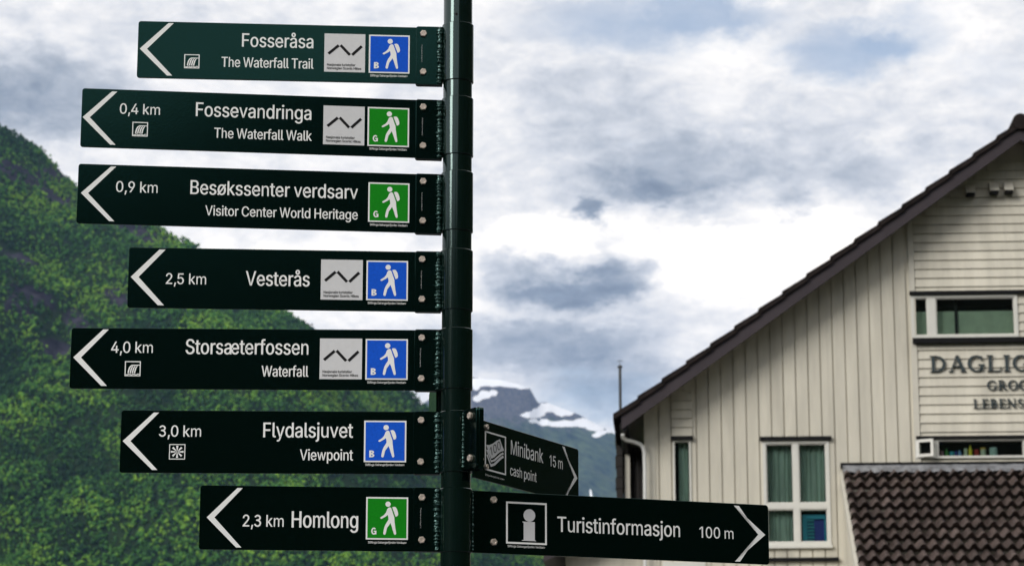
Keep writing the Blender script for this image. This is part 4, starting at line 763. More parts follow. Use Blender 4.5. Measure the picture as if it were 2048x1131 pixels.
# small boarded field above the slit window
sf = MB(); z = H_slit[3] + .05
while z < hs(1365, 800)[1]:
    sf.hexa([HP.w(H_slit[0] - .01, z, .048), HP.w(H_slit[1] + .02, z, .048), HP.w(H_slit[1] + .02, z, .026), HP.w(H_slit[0] - .01, z, .026), HP.w(H_slit[0] - .01, z + .105, .032), HP.w(H_slit[1] + .02, z + .105, .032), HP.w(H_slit[1] + .02, z + .105, .026), HP.w(H_slit[0] - .01, z + .105, .026)]); z += .109
sf.build('boarded_field', 'cream_boards', house)

# windows
def window(hl, panes, fw, name='window', sash=True):
    s0, s1, z0, z1 = hl
    f = MB()
    f.pbox(HP, s0, s1, z1 - fw, z1, -.06, .040); f.pbox(HP, s0, s1, z0, z0 + fw, -.06, .043)
    f.pbox(HP, s0, s0 + fw, z0 + fw, z1 - fw, -.06, .040); f.pbox(HP, s1 - fw, s1, z0 + fw, z1 - fw, -.06, .040)
    fr = f.build(name, 'white_frame', house)
    return fr
def bars(fr, L):
    b = MB()
    for (a, c, d, e) in L: b.pbox(HP, a, c, d, e, -.055, .036)
    b.build('mullion', 'white_frame', fr)
def pane(fr, a, b, c, d, o=-.02, sash=.022):
    g = MB(); g.pbox(HP, a, b, c, d, o - .006, o); g.build('pane', 'window_glass', fr)
    if sash:
        q = MB(); t = sash
        q.pbox(HP, a, b, d - t, d, o + .001, .026); q.pbox(HP, a, b, c, c + t, o + .001, .026); q.pbox(HP, a, a + t, c + t, d - t, o + .001, .026); q.pbox(HP, b - t, b, c + t, d - t, o + .001, .026)
        q.build('sash', 'white_frame', fr)
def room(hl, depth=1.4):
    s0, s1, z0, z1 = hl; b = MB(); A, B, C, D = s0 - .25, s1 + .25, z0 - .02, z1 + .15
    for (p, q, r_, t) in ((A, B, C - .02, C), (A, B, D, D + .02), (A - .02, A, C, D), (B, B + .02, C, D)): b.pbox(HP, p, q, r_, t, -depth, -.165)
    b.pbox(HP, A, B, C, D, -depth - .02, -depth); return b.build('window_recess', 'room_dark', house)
def curtain(parent, s0, s1, z0, z1, o=-.20, m='curtain', folds=.055, amp=.014):
    b = MB(); n = max(12, int((s1 - s0) / .008))
    for i in range(n + 1):
        s = s0 + (s1 - s0) * i / n; d = o + amp * math.sin(2 * math.pi * (s + .012 * math.sin(s * 31)) / folds)
        b.v += [HP.w(s, z0, d), HP.w(s, z1, d)]
    for i in range(n): b.f.append((2 * i, 2 * i + 2, 2 * i + 3, 2 * i + 1))
    b.build('curtain' if m == 'curtain' else 'blind', m, parent, 80)
P2 = lambda x0, x1, y0, y1: hole(x0, x1, y0, y1)
# upper wide window
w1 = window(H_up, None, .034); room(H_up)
a = P2(1829, 1855, 598, 668); b_ = P2(1871, 2027, 596, 668)
bars(w1, [(a[1], b_[0], H_up[2] + .034, H_up[3] - .034)])
pane(w1, H_up[0] + .034, a[1], H_up[2] + .034, H_up[3] - .034, sash=.012); pane(w1, b_[0], H_up[1] - .034, H_up[2] + .034, H_up[3] - .034, sash=.014)
bl = hole(1829, 2027, 618, 676); curtain(w1, H_up[0] + .02, H_up[1] - .02, H_up[2] + .02, bl[3], -.12, 'blind', .5, .004)
bp = hole(1911, 1917, 598, 668); q = MB(); q.pbox(HP, bp[0], bp[1], H_up[2], H_up[3], -.10, -.085); q.build('inner_post', 'room_dark', w1)
# low window with the open casement
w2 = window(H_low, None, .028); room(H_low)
b2 = P2(1877, 2043, 883, 908); m0 = hs(1868, 895)[0]
bars(w2, [(m0, b2[0], H_low[2] + .028, H_low[3] - .028)])
pane(w2, b2[0], H_low[1] - .028, H_low[2] + .028, H_low[3] - .028, sash=0)
def casement():
    hs0, hs1 = H_low[0] + .012, m0 - .004; z0, z1 = H_low[2] + .015, H_low[3] - .01; L = hs1 - hs0; t = .034
    P = HP.w(hs0, 0, .045); pl = Plane((P.x, P.y), HP.yaw + R(-24))      # hinged at its left edge, swung out
    f = MB(); f.pbox(pl, 0, L, z1 - t, z1, -.03, 0); f.pbox(pl, 0, L, z0, z0 + t, -.03, 0); f.pbox(pl, 0, t, z0 + t, z1 - t, -.03, 0); f.pbox(pl, L - t, L, z0 + t, z1 - t, -.03, 0)
    o = f.build('open_casement', 'white_frame', w2); g = MB(); g.pbox(pl, t, L - t, z0 + t, z1 - t, -.02, -.014); g.build('pane', 'window_glass', o)
casement()
# tall window
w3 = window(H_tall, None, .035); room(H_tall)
mid = P2(1587, 1597, 900, 1000); tz = hole(1527, 1660, 1006, 1017)
bars(w3, [(mid[0], mid[1], H_tall[2] + .030, H_tall[3] - .035), (H_tall[0] + .035, mid[0], tz[2], tz[3]), (mid[1], H_tall[1] - .035, tz[2], tz[3])])
for (a, b) in ((H_tall[0] + .035, mid[0]), (mid[1], H_tall[1] - .035)):
    pane(w3, a, b, tz[3], H_tall[3] - .035, sash=.014); pane(w3, a, b, H_tall[2] + .035, tz[2], sash=.014)
curtain(w3, H_tall[0] + .02, H_tall[1] - .02, tz[2] - .02, H_tall[3] - .02, -.10); curtain(w3, H_tall[0] + .02, mid[1], H_tall[2] + .02, tz[2] - .025, -.10)
# slit window
w4 = window(H_slit, None, .022); room(H_slit); pane(w4, H_slit[0] + .022, H_slit[1] - .022, H_slit[2] + .022, H_slit[3] - .022, sash=0)
curtain(w4, hs(1358, 950)[0], H_slit[1], H_slit[2] + .02, H_slit[3] - .02, -.10)
# dark drip boards over and under the openings
def drip(s0, s1, x, y0, y1, o=.085): MB().pbox(HP, s0, s1, hs(x, y1)[1], hs(x, y0)[1], .0, o).build('drip_board', 'dark_flashing', house)
drip(sClad + .0, mir(sClad), 1925, 583, 589.5, .075); drip(sClad + .02, mir(sClad) - .02, 1925, 677, 687, .095)
drip(H_tall[0] - .03, H_tall[1] + .03, 1593, 873.5, 880.5, .075); drip(H_slit[0] - .025, H_slit[1] + .03, 1365, 873, 880, .075)
drip(sClad + .02, mir(sClad) - .02, 1940, 872, 877.3, .075); drip(H_tall[0] - .03, H_tall[1] + .08, 1593, 1115, 1122, .075)
sp = MB(); sp.pbox(HP, H_tall[0] - .01, H_tall[1] + .01, hs(1593, 1096)[1], H_tall[2] - .001, .02, .07); sp.build('sill', 'white_frame', house)
# roof vents
for i, (x, y, m_) in enumerate(((1940, 384, 'cream_trim'), (1987, 380, 'cream_trim'), (2016, 379, 'cream_trim'))):
    s_, z_ = hs(x, y, .05); v = MB()
    v.hexa([HP.w(s_ - .055, z_ - .03, .16), HP.w(s_ + .055, z_ - .03, .16), HP.w(s_ + .055, z_ - .03, .03), HP.w(s_ - .055, z_ - .03, .03), HP.w(s_ - .055, z_ + .09, .07), HP.w(s_ + .055, z_ + .09, .07), HP.w(s_ + .055, z_ + .09, .03), HP.w(s_ - .055, z_ + .09, .03)])
    v = v.build('wall_vent', m_, house)
    g = MB(); g.pbox(HP, s_ - .05, s_ + .05, z_ - .062, z_ - .031, .032, .15); g.build('vent_opening', 'dark_flashing', v)

# roof: barge boards, tiles, soffit
def slope_box(mb, s0, s1, dz0, dz1, o0, o1, sgn=1):
    f = lambda s: under(s)
    A = (s0, s1) if sgn > 0 else (mir(s1), mir(s0))
    mb.hexa([HP.w(A[0], f(A[0]) + dz0, o1), HP.w(A[1], f(A[1]) + dz0, o1), HP.w(A[1], f(A[1]) + dz0, o0), HP.w(A[0], f(A[0]) + dz0, o0),
             HP.w(A[0], f(A[0]) + dz1, o1), HP.w(A[1], f(A[1]) + dz1, o1), HP.w(A[1], f(A[1]) + dz1, o0), HP.w(A[0], f(A[0]) + dz1, o0)])
DEPTH = 11.0
bb = MB(); st = MB()
for g in (1, -1):
    slope_box(bb, eaveS, rS, 0, BG, OV - .03, OV, g)
    slope_box(st, eaveS + .02, rS, BG * .62, BG * .80, -DEPTH, OV - .031, g)
bb.build('barge_board', 'barge_purple', house); st.build('soffit', 'soffit', house)
tl = MB(); ncr = 17; run = (rS - eaveS + .10)
tipS, tipZ = hs(1228, 840, OV)
for g in (1, -1):
    for i in range(ncr):
        a = eaveS - .10 + run * i / ncr; b = a + run / ncr * 1.10
        fa = eaveZ + SL * (a - eaveS) + BG; fb = eaveZ + SL * (min(b, rS) - eaveS) + BG; b = min(b, rS)
        T = lambda s: s if g > 0 else mir(s)
        Q = [(T(a), fa + .012), (T(b), fb - .012), (T(b), fb + .050), (T(a), fa + .085)]
        nO = 2
        P = [HP.w(s_, z_, OV + .035) for s_, z_ in Q] + [HP.w(s_, z_, -DEPTH) for s_, z_ in Q]
        tl.add(P, [(0, 1, 2, 3), (7, 6, 5, 4), (0, 4, 5, 1), (1, 5, 6, 2), (2, 6, 7, 3), (3, 7, 4, 0)])
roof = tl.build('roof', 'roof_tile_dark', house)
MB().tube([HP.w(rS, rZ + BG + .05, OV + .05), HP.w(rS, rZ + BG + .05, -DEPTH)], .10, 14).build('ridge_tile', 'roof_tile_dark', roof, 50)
gt = MB(); es = eaveS + .03; ez = eaveZ + .05
gt.tube([HP.w(es, ez, OV - .02), HP.w(es, ez, -DEPTH)], .055, 12).build('gutter', 'dark_flashing', house, 50)
# downpipe with its swan neck
dpx = [(1245, 868), (1246, 874), (1252, 879), (1268, 883), (1281, 888), (1287, 895), (1289, 905), (1290, 940), (1290.5, 1130)]
dp = MB(); pts = []
for i, (x, y) in enumerate(dpx):
    o = .12 if i > 4 else .12 + .03 * (4 - i)
    pts.append(HP.w(*hs(x, y, o), o))
pts.append(Vector((pts[-1].x, pts[-1].y, .1))); dp.tube(pts, .024, 10).build('downpipe', 'gutter_white', house, 60)
# set-back brown wing left of the corner, with cream post
wg = MB(); ww0, ww1 = hs(1247, 930, -1.6)[0], sCorner + .1
for i in range(8):
    a = ww0 + (ww1 - ww0) * i / 8; wg.pbox(HP, a, ww0 + (ww1 - ww0) * (i + 1) / 8 - .006, 0, eaveZ + .1, -3.0, -1.6 + .012 * (i % 2))
wg.build('side_wing', 'brown_boards', house)
ps = MB(); s_ = hs(1254, 930, -1.4)[0]; ps.pbox(HP, s_ - .035, s_ + .035, 0, eaveZ, -1.58, -1.5); ps.build('post', 'cream_trim', house)
tr = MB(); s_ = hs(1238, 930, -1.4)[0]
for i in range(46): tr.pbox(HP, s_ - .035 - .012 * (i % 2), s_ + .045, .2 + i * .14, .2 + i * .14 + .132, -1.9, -1.45)
tr.build('edge_trim', 'brown_boards', house)

# tiled lean-to roof in front
def tiled(pl, s0, s1, ztop, otop, run, pitch, gauge, pitchw, name, m, parent, skew=0.0):
    n = int(run / math.cos(pitch) / gauge); sn, cs = math.sin(pitch), math.cos(pitch); b = MB()
    ncol = int((s1 - s0) / pitchw); sub = 8; cols = ncol * sub
    for r_ in range(n):
        k0 = len(b.v)
        for (d, lift) in ((0.0, .002), (.5, .026), (1.0, .080), (.76, -.03)):
            L = (r_ + d * (1.06 if d == 1 else 1)) * gauge
            for c in range(cols + 1):
                s = s0 + (s1 - s0) * c / cols; ph_ = (c / sub) % 1.0
                hgt = .044 * (math.sin(math.pi * min(1, ph_ / .62)) ** .8 if ph_ < .62 else -.5 * math.sin(math.pi * (ph_ - .62) / .38))
                jit = .006 * noise.noise(Vector((math.floor(c / sub) * 3.7, r_ * 2.3, 1)))
                if lift < 0: hh = -.02
                else: hh = hgt + lift + jit
                Ld = L + (.010 * noise.noise(Vector((math.floor(c / sub) * 1.7, r_ * 5.3, 4))) if d == 1 else 0)
                b.v.append(pl.w(s, ztop - Ld * sn + hh * cs, otop + Ld * cs + hh * sn))
        W = cols + 1
        for i in range(3):
            for c in range(cols): b.f.append((k0 + i * W + c, k0 + (i + 1) * W + c, k0 + (i + 1) * W + c + 1, k0 + i * W + c + 1))
    return b.build(name, m, parent, 45)
aL = hs(1684, 938)[0]; aR = mir(aL); aZ = hs(1700, 941, .05)[1]
PIT = R(33)
tiled(HP, aL, aR, aZ, .05, 3.3, PIT, .275, .138, 'porch_roof', 'roof_tile', house)
fl_ = MB(); fz = hs(1700, 927)[1]; fl_.pbox(HP, aL - .02, aR, hs(1700, 936.5)[1], fz, .0, .11); fl_.build('flashing', 'dark_flashing', house)
ld = MB()
nseg = 60
for i in range(nseg + 1):
    s_ = aL + (aR - aL) * i / nseg; w_ = .006 * noise.noise(Vector((i * .9, 0, 0)))
    ld.v += [HP.w(s_, aZ + .085 + w_, .06), HP.w(s_, aZ + .055 + w_, .12), HP.w(s_, aZ - .035 + .012 * math.sin(i * 2.1), .20)]
for i in range(nseg):
    for j in range(2): ld.f.append((3 * i + j, 3 * i + j + 1, 3 * i + j + 4, 3 * i + j + 3))
ld.build('lead_apron', 'lead', house, 60)
vg = MB(); t33 = math.tan(PIT)
vg.hexa([HP.w(aL - .03, aZ - .16, .03), HP.w(aL + .01, aZ - .16, .03), HP.w(aL + .01, aZ - .16 - 3.3 * t33, 3.33), HP.w(aL - .03, aZ - .16 - 3.3 * t33, 3.33),
         HP.w(aL - .03, aZ - .01, .03), HP.w(aL + .01, aZ - .01, .03), HP.w(aL + .01, aZ - .01 - 3.3 * t33, 3.33), HP.w(aL - .03, aZ - .01 - 3.3 * t33, 3.33)])
vg.build('porch_verge', 'cream_trim', house)
pw = MB(); pwz = aZ - .2
pw.hexa([HP.w(aL + .015, 0, .04), HP.w(aL + .10, 0, .04), HP.w(aL + .10, 0, 3.0), HP.w(aL + .015, 0, 3.0), HP.w(aL + .015, pwz, .04), HP.w(aL + .10, pwz, .04), HP.w(aL + .10, pwz - 2.96 * t33, 3.0), HP.w(aL + .015, pwz - 2.96 * t33, 3.0)])
pw.pbox(HP, aL + .10, aR - .1, 0, pwz - 2.97 * t33, 2.9, 3.0)
pw.build('porch_wall', 'cream_boards', house)
# lower lean-to at the left with its small roof
lw = MB(); l0 = hs(1131, 1125, -.3)[0]; lz = hs(1131, 1112, -.3)[1]
lw.pbox(HP, l0, sCorner + .05, 0, lz + .02, -3, -.3); lw.build('side_annex', 'cream_boards', house)
lr = MB(); A = hs(1088, 1124, -.1); B = hs(1290, 1030, -.1)
lr.hexa([HP.w(A[0], A[1], .05), HP.w(B[0], B[1], .05), HP.w(B[0], B[1], -3), HP.w(A[0], A[1], -3), HP.w(A[0], A[1] + .1, .05), HP.w(B[0], B[1] + .1, .05), HP.w(B[0], B[1] + .1, -3), HP.w(A[0], A[1] + .1, -3)])
lr.build('side_annex_roof', 'barge_purple', house)

# serif letters on the wall
def stroke(P, W):
    n = len(P); L, Q = [], []
    for i in range(n):
        dx = P[min(i + 1, n - 1)][0] - P[max(i - 1, 0)][0]; dy = P[min(i + 1, n - 1)][1] - P[max(i - 1, 0)][1]; q = math.hypot(dx, dy) or 1
        w_ = W[i] if isinstance(W, (list, tuple)) else W
        L.append((P[i][0] - dy / q * w_ / 2, P[i][1] + dx / q * w_ / 2)); Q.append((P[i][0] + dy / q * w_ / 2, P[i][1] - dx / q * w_ / 2))
    return [[L[i], L[i + 1], Q[i + 1], Q[i]] for i in range(n - 1)]
def box(x0, x1, y0, y1): return [[(x0, y0), (x1, y0), (x1, y1), (x0, y1)]]
def stem(x, w=.19, y0=0, y1=1, serif=.10): return box(x - w / 2, x + w / 2, y0, y1) + box(x - w / 2 - serif, x + w / 2 + serif, y0, y0 + .06) + box(x - w / 2 - serif, x + w / 2 + serif, y1 - .06, y1)
def arc(cx, cy, rx, ry, a0, a1, thick, thin, n=18):
    P = []; W = []
    for i in range(n + 1):
        a = R(a0 + (a1 - a0) * i / n); P.append((cx + rx * math.cos(a), cy + ry * math.sin(a))); W.append(thin + (thick - thin) * abs(math.cos(a)) ** 1.3)
    return stroke(P, W)
def glyph(c):
    if c == 'D': return 1.06, stem(.22) + arc(.30, .5, .60, .46, -90, 90, .20, .07)
    if c == 'A': return 1.08, stroke([(.14, .03), (.53, 1)], .075) + stroke([(.52, 1), (.92, .03)], .20) + box(.28, .74, .30, .37) + box(.0, .28, 0, .06) + box(.74, 1.08, 0, .06)
    if c == 'G': return 1.06, arc(.54, .5, .44, .46, 40, 318, .20, .07) + box(.78, .96, .06, .42) + box(.66, 1.06, .40, .46) + box(.84, .90, .68, .95)
    if c == 'C': return .98, arc(.54, .5, .44, .46, 42, 318, .20, .07) + box(.84, .90, .68, .95) + box(.84, .90, .06, .26)
    if c == 'O': return 1.06, arc(.53, .5, .43, .46, 0, 360, .20, .07, 30)
    if c == 'L': return .90, stem(.24) + box(.30, .86, 0, .065) + stroke([(.83, .0), (.87, .28)], .06)
    if c == 'E': return .86, stem(.24) + box(.30, .80, 0, .065) + box(.30, .76, .935, 1) + box(.30, .62, .48, .54) + stroke([(.78, .0), (.82, .25)], .06) + box(.71, .77, .76, 1) + box(.58, .63, .38, .64)
    if c == 'I': return .52, stem(.26)
    if c == 'R': return 1.0, stem(.24) + arc(.32, .735, .36, .235, -90, 90, .18, .065) + stroke([(.42, .50), (.86, .03)], .18) + box(.74, 1.02, 0, .06)
    if c == 'B': return .92, stem(.24) + arc(.32, .745, .34, .225, -90, 90, .18, .065) + arc(.32, .27, .42, .24, -90, 90, .19, .065)
    if c == 'N': return 1.10, stem(.18, .08) + stroke([(.16, .98), (.90, .03)], .19) + stem(.92, .08)
    if c == 'V': return 1.06, stroke([(.16, .97), (.54, .0)], .20) + stroke([(.53, 0), (.92, .97)], .075) + box(0, .34, .94, 1) + box(.78, 1.06, .94, 1)
    if c == 'M': return 1.30, stem(.18, .08) + stroke([(.18, .98), (.64, .06)], .17) + stroke([(.64, .06), (1.10, .98)], .07) + stem(1.12, .17)
    if c == 'T': return .98, stem(.49, serif=.09) + box(.04, .94, .935, 1) + box(.04, .10, .72, .99) + box(.88, .94, .72, .99)
    if c == 'S': return .78, stroke([(.66, .78), (.60, .90), (.42, .965), (.22, .90), (.14, .76), (.22, .63), (.40, .53), (.58, .42), (.67, .27), (.58, .10), (.38, .035), (.20, .10), (.12, .24)], [.06, .07, .08, .10, .13, .16, .19, .16, .13, .10, .08, .07, .06])
    return .6, []
def wall_word(word, x0, yb, yt, xref, adv, label):
    s_, zb = hs(x0, yb, .045); h = hs(xref, yt, .045)[1] - hs(xref, yb, .045)[1]
    o0 = None; b = MB()
    for c in word:
        w_, polys = glyph(c)
        for P in polys: b.prism(HP, [(s_ + x * h * adv, zb + y * h) for x, y in P], .032, .05)
        s_ += (w_ + .10) * h * adv
    return b.build('wall_lettering', 'lettering_dark', house)
wall_word('DAGLIGVARER', 1860, 743.5, 711, 1900, .97, '')
wall_word('GROCERIES', 1974.5, 779.5, 760, 2000, .93, '')
wall_word('LEBENSMITTEL', 1946.5, 815.5, 797.4, 2000, .93, '')

# goods on the ledge inside the low window, and the blue display in the tall window
def good(kind, x0, x1, ytop, m, label, m2=None):
    s0, s1 = hs(x0, 900, -.06)[0], hs(x1, 900, -.06)[0]; zb = H_low[2] + .0295; zt = hs((x0 + x1) / 2, ytop, -.06)[1]; c = (s0 + s1) / 2; r_ = (s1 - s0) / 2
    P = HP.w(c, 0, -.075); b = MB(); h = zt - zb
    if kind == 'bottle':
        prof = [(.001, 0), (r_, 0), (r_, h * .62), (r_ * .45, h * .80), (r_ * .42, h), (.001, h)]
    else: prof = [(.001, 0), (r_ * .94, 0), (r_, h * .04), (r_, h * .93), (r_ * .8, h), (.001, h)]
    b.lathe((P.x, P.y), [(a, zb + q) for a, q in prof], 20); o = b.build(kind, m, None, 40)
    tag(o, label, kind, 'goods on the ledge of the low window')
    if m2:
        t = MB(); t.lathe((P.x, P.y), [(r_ * .5, zb + h * .82), (r_ * 1.04, zb + h * .82), (r_ * 1.04, zb + h * 1.03), (r_ * .5, zb + h * 1.03)], 20); t.build('lid', m2, o, 40)
good('jar', 1881, 1887, 901, 'goods_pink', 'tiny pinkish jar, leftmost on the ledge of the low window')
good('bottle', 1890, 1897, 897, 'goods_leaf', 'small green bottle on the ledge beside the pinkish jar')
good('jar', 1899, 1909, 902, 'goods_teal', 'squat teal jar on the low window ledge')
good('jar', 1910.5, 1915, 901, 'goods_navy', 'narrow navy blue jar between the teal jar and the pale blue bottle')
good('bottle', 1916, 1923, 899, 'goods_sky', 'pale blue bottle on the low window ledge')
good('jar', 1928, 1935, 896, 'goods_pale', 'pale green tin touching the tall yellow bottle')
good('bottle', 1937, 1945, 889, 'goods_yellow', 'tall yellow bottle, the tallest on the low window ledge')
good('jar', 1949, 1958, 898, 'goods_red', 'dark red jar on the low window ledge')
good('jar', 1961, 1972, 895, 'goods_pale', 'pale jar with an orange lid beside the dark red jar', 'goods_orange')
good('tub', 1979, 1995, 894, 'goods_mint', 'wide mint green tub, rightmost on the low window ledge')
dsp = hole(1606, 1654, 1026, 1082); P = HP.w(dsp[0], H_tall[2], -.3)
disp = thing('display_frame', P, 'bright blue framed display standing inside the lower right pane of the tall window', 'frame')
f = MB(); t = .05
H_ = (dsp[0], dsp[1], H_tall[2] + .0, dsp[3])
f.pbox(HP, H_[0], H_[1], H_[3] - t, H_[3], -.14, -.09); f.pbox(HP, H_[0], H_[1], H_[2], H_[2] + t, -.14, -.09); f.pbox(HP, H_[0], H_[0] + t, H_[2] + t, H_[3] - t, -.14, -.09); f.pbox(HP, H_[1] - t * .5, H_[1], H_[2] + t, H_[3] - t, -.14, -.09)
f.build('frame', 'goods_blue', disp); f = MB()
for i in range(7): z_ = H_[2] + t + .01 + i * (H_[3] - H_[2] - 2 * t) / 7; f.pbox(HP, H_[0] + t, H_[0] + t + .09, z_, z_ + .022, -.135, -.10)
f.build('slats', 'goods_teal', disp); f = MB(); f.pbox(HP, H_[0] + t, H_[1] - t * .5, H_[2] + t, H_[3] - t, -.139, -.136); f.build('backing', 'goods_navy', disp)
# small white board low on the wall
bd = hole(1326, 1411, 1123, 1150); f = MB(); f.pbox(HP, *bd[:2], bd[2], bd[3], .027, .045); o = f.build('notice_board', 'white_frame')
tag(o, 'white notice board on the cream wall right of the downpipe, only its top edge showing', 'board')
# mast behind the house
mp_ = at_dist(1240, 745, 44); mast = thing('flag_pole', (mp_.x, mp_.y, 0), 'thin dark mast rising behind the left eave of the shop', 'pole')
mt = at_dist(1240, 735, 44).z
MB().tube([(mp_.x, mp_.y, 0), (mp_.x, mp_.y, mt * .6), (mp_.x, mp_.y, mt)], [.05, .032, .026], 10).build('pole', 'mast_dark', mast, 40)
MB().tube([(mp_.x, mp_.y, mt), (mp_.x, mp_.y, mt + .03), (mp_.x, mp_.y, mt + .05)], [.045, .045, .02], 10).build('cap', 'mast_dark', mast, 40)
MB().tube([(mp_.x - .05, mp_.y, mt + .12), (mp_.x, mp_.y, mt + .13), (mp_.x + .05, mp_.y, mt + .12)], .006, 6).build('wind_vane', 'mast_dark', mast)
MB().tube([(mp_.x, mp_.y, mt + .05), (mp_.x, mp_.y, mt + .13)], .004, 6).build('pin', 'mast_dark', mast)

# ================================================================== LAND
def interp(tab, x):
    xs = [t[0] for t in tab]; ys = [t[1] for t in tab]; return np.interp(x, xs, ys)
def fbm(x, y, sc, oc=5, seed=0.0):
    return noise.fractal(Vector((x / sc, y / sc, seed)), .9, 2.1, oc)
def ridge_table(pts): return [(azel(x, y)[0], azel(x, y)[1]) for x, y in pts]

def land_mat(name, green_a, green_b, rock_a, rock_b, snow=False):
    m = bpy.data.materials.new(name); m.use_nodes = True; nt = m.node_tree; p = nt.nodes['Principled BSDF']; p.inputs['Roughness'].default_value = .95; p.inputs['Specular IOR Level'].default_value = .1
    g = NW(nt, 'ShaderNodeNewGeometry')
    def nz(sc, dt=8): n = NW(nt, 'ShaderNodeTexNoise'); n.inputs['Scale'].default_value = sc; n.inputs['Detail'].default_value = dt; n.inputs['Roughness'].default_value = .65; link(nt, g.outputs['Position'], n.inputs['Vector']); return n.outputs[0]
    def ramp(f, a, b, p0=.35, p1=.65):
        c = NW(nt, 'ShaderNodeValToRGB'); c.color_ramp.elements[0].position = p0; c.color_ramp.elements[1].position = p1; c.color_ramp.elements[0].color = (*a, 1); c.color_ramp.elements[1].color = (*b, 1); link(nt, f, c.inputs[0]); return c.outputs[0]
    G = ramp(nz(.02), green_a, green_b); K = ramp(nz(.09), rock_a, rock_b)
    at = NW(nt, 'ShaderNodeAttribute'); at.attribute_name = 'rock'
    f = mathn(nt, 'ADD', at.outputs['Fac'], mathn(nt, 'MULTIPLY', mathn(nt, 'SUBTRACT', nz(.03), .5), 1.2)); f = ramp(f, (0, 0, 0), (1, 1, 1), .40, .54)
    mx = NW(nt, 'ShaderNodeMix'); mx.data_type = 'RGBA'; link(nt, f, mx.inputs[0]); link(nt, G, mx.inputs[6]); link(nt, K, mx.inputs[7]); colr = mx.outputs[2]
    if snow:
        a2 = NW(nt, 'ShaderNodeAttribute'); a2.attribute_name = 'snow'
        s_ = mathn(nt, 'ADD', a2.outputs['Fac'], mathn(nt, 'MULTIPLY', mathn(nt, 'SUBTRACT', nz(.022, 5), .5), 1.0)); s_ = ramp(s_, (0, 0, 0), (1, 1, 1), .47, .53)
        m2 = NW(nt, 'ShaderNodeMix'); m2.data_type = 'RGBA'; link(nt, s_, m2.inputs[0]); link(nt, colr, m2.inputs[6]); m2.inputs[7].default_value = (.86, .87, .9, 1); colr = m2.outputs[2]
    link(nt, colr, p.inputs['Base Color']); MATS[name] = m
land_mat('hill_ground', (.007, .017, .006), (.016, .032, .008), (.005, .005, .011), (.042, .038, .052))
land_mat('far_mountain', (.008, .018, .012), (.075, .105, .045), (.012, .014, .022), (.15, .14, .14), True)
land_mat('reflected_hills', (.005, .012, .005), (.012, .024, .008), (.02, .02, .02), (.035, .033, .033))  # unseen hills, kept dark so the sign panels reflect dark

def heightfield(name, az0, az1, na, nr, r0f, r1f, elf, back, m, rough, attrs=None, shape=1.0, nscale=260):
    """slope from foot r0 up to a crest r1 whose height comes from elevation angles, then a back slope"""
    V = np.zeros((na + 1, nr + 5, 3)); 
    for i in range(na + 1):
        a = az0 + (az1 - az0) * i / na; E = elf(a); r0, r1 = r0f(a), r1f(a); zc = 1.6 + r1 * math.tan(E)
        for j in range(nr + 5):
            if j <= nr:
                t = j / nr; r = r0 + (r1 - r0) * t; z = zc * (t ** shape)
                env = math.sin(math.pi * min(1, t * 1.0)) * .9 + .12
            else:
                t = (j - nr) / 4; r = r1 + back * t; z = zc * (1 - .9 * t); env = .3
            x, y = r * math.sin(a), r * math.cos(a)
            z += rough * fbm(x, y, nscale, 7, 1.3) * env
            V[i, j] = (x, y, max(z, -.5) if j else -1.0)
    W = nr + 5; idx = np.arange((na + 1) * W).reshape(na + 1, W)
    q = np.stack([idx[:-1, :-1], idx[1:, :-1], idx[1:, 1:], idx[:-1, 1:]], -1).reshape(-1, 4)
    me = bpy.data.meshes.new(name); me.from_pydata(V.reshape(-1, 3).tolist(), [], q.tolist()); me.update(); me.materials.append(MATS[m])
    me.polygons.foreach_set('use_smooth', [True] * len(me.polygons))
    if attrs:
        for an, fn in attrs.items():
            at = me.attributes.new(an, 'FLOAT', 'POINT'); at.data.foreach_set('value', np.array([fn(p) for p in V.reshape(-1, 3)], dtype=np.float32))
    o = bpy.data.objects.new(name, me); COL.objects.link(o); tag(o, kind='structure'); return o, V

def to_px(p):
    d = Vector(p) - CAM; c, s = math.cos(TH), math.sin(TH); dep = d.y * c + d.z * s; up = -d.y * s + d.z * c
    return PW / 2 + F * d.x / dep, PH / 2 - F * up / dep
gnd = MB(); gnd.add([(-12000, -12000, 0), (12000, -12000, 0), (12000, 12000, 0), (-12000, 12000, 0)], [(0, 1, 2, 3)])
mat('grass_ground', (.035, .055, .018), .95, col2=(.06, .085, .03), vscale=.4)
mat('asphalt', (.045, .046, .048), .9, var=.25, vscale=6, bump=.2, bscale=60)
tag(gnd.build('ground', 'grass_ground'), kind='structure')
rd = MB(); rd.add([(-40, -12, .004), (40, -12, .004), (40, 40, .004), (-40, 40, .004)], [(0, 1, 2, 3)]); tag(rd.build('street', 'asphalt'), kind='structure')

# left hillside: skyline through the photo's ridge
LEFT = ridge_table([(-700, 40), (-300, 120), (-100, 195), (0, 262), (30, 282), (75, 308), (120, 346), (150, 374), (250, 420), (330, 462), (385, 494), (470, 556), (560, 618), (620, 656), (720, 724), (820, 786), (865, 826), (945, 884), (1060, 962), (1180, 1042), (1400, 1150), (1800, 1250)])
rockspots = [(30, 345, 90, 26), (110, 350, 40, 20), (120, 400, 70, 16), (250, 445, 70, 26), (300, 470, 60, 22), (35, 515, 60, 16), (70, 590, 70, 26), (150, 640, 40, 36), (40, 620, 40, 20), (230, 590, 40, 22), (110, 700, 50, 30), (100, 390, 30, 20), (330, 480, 40, 16), (180, 760, 60, 18), (560, 700, 30, 10)]
def rock_at(px, py): return max([math.exp(-((px - x) / rx) ** 2 - ((py - y - (px - x) * .35) / ry) ** 2) for x, y, rx, ry in rockspots])
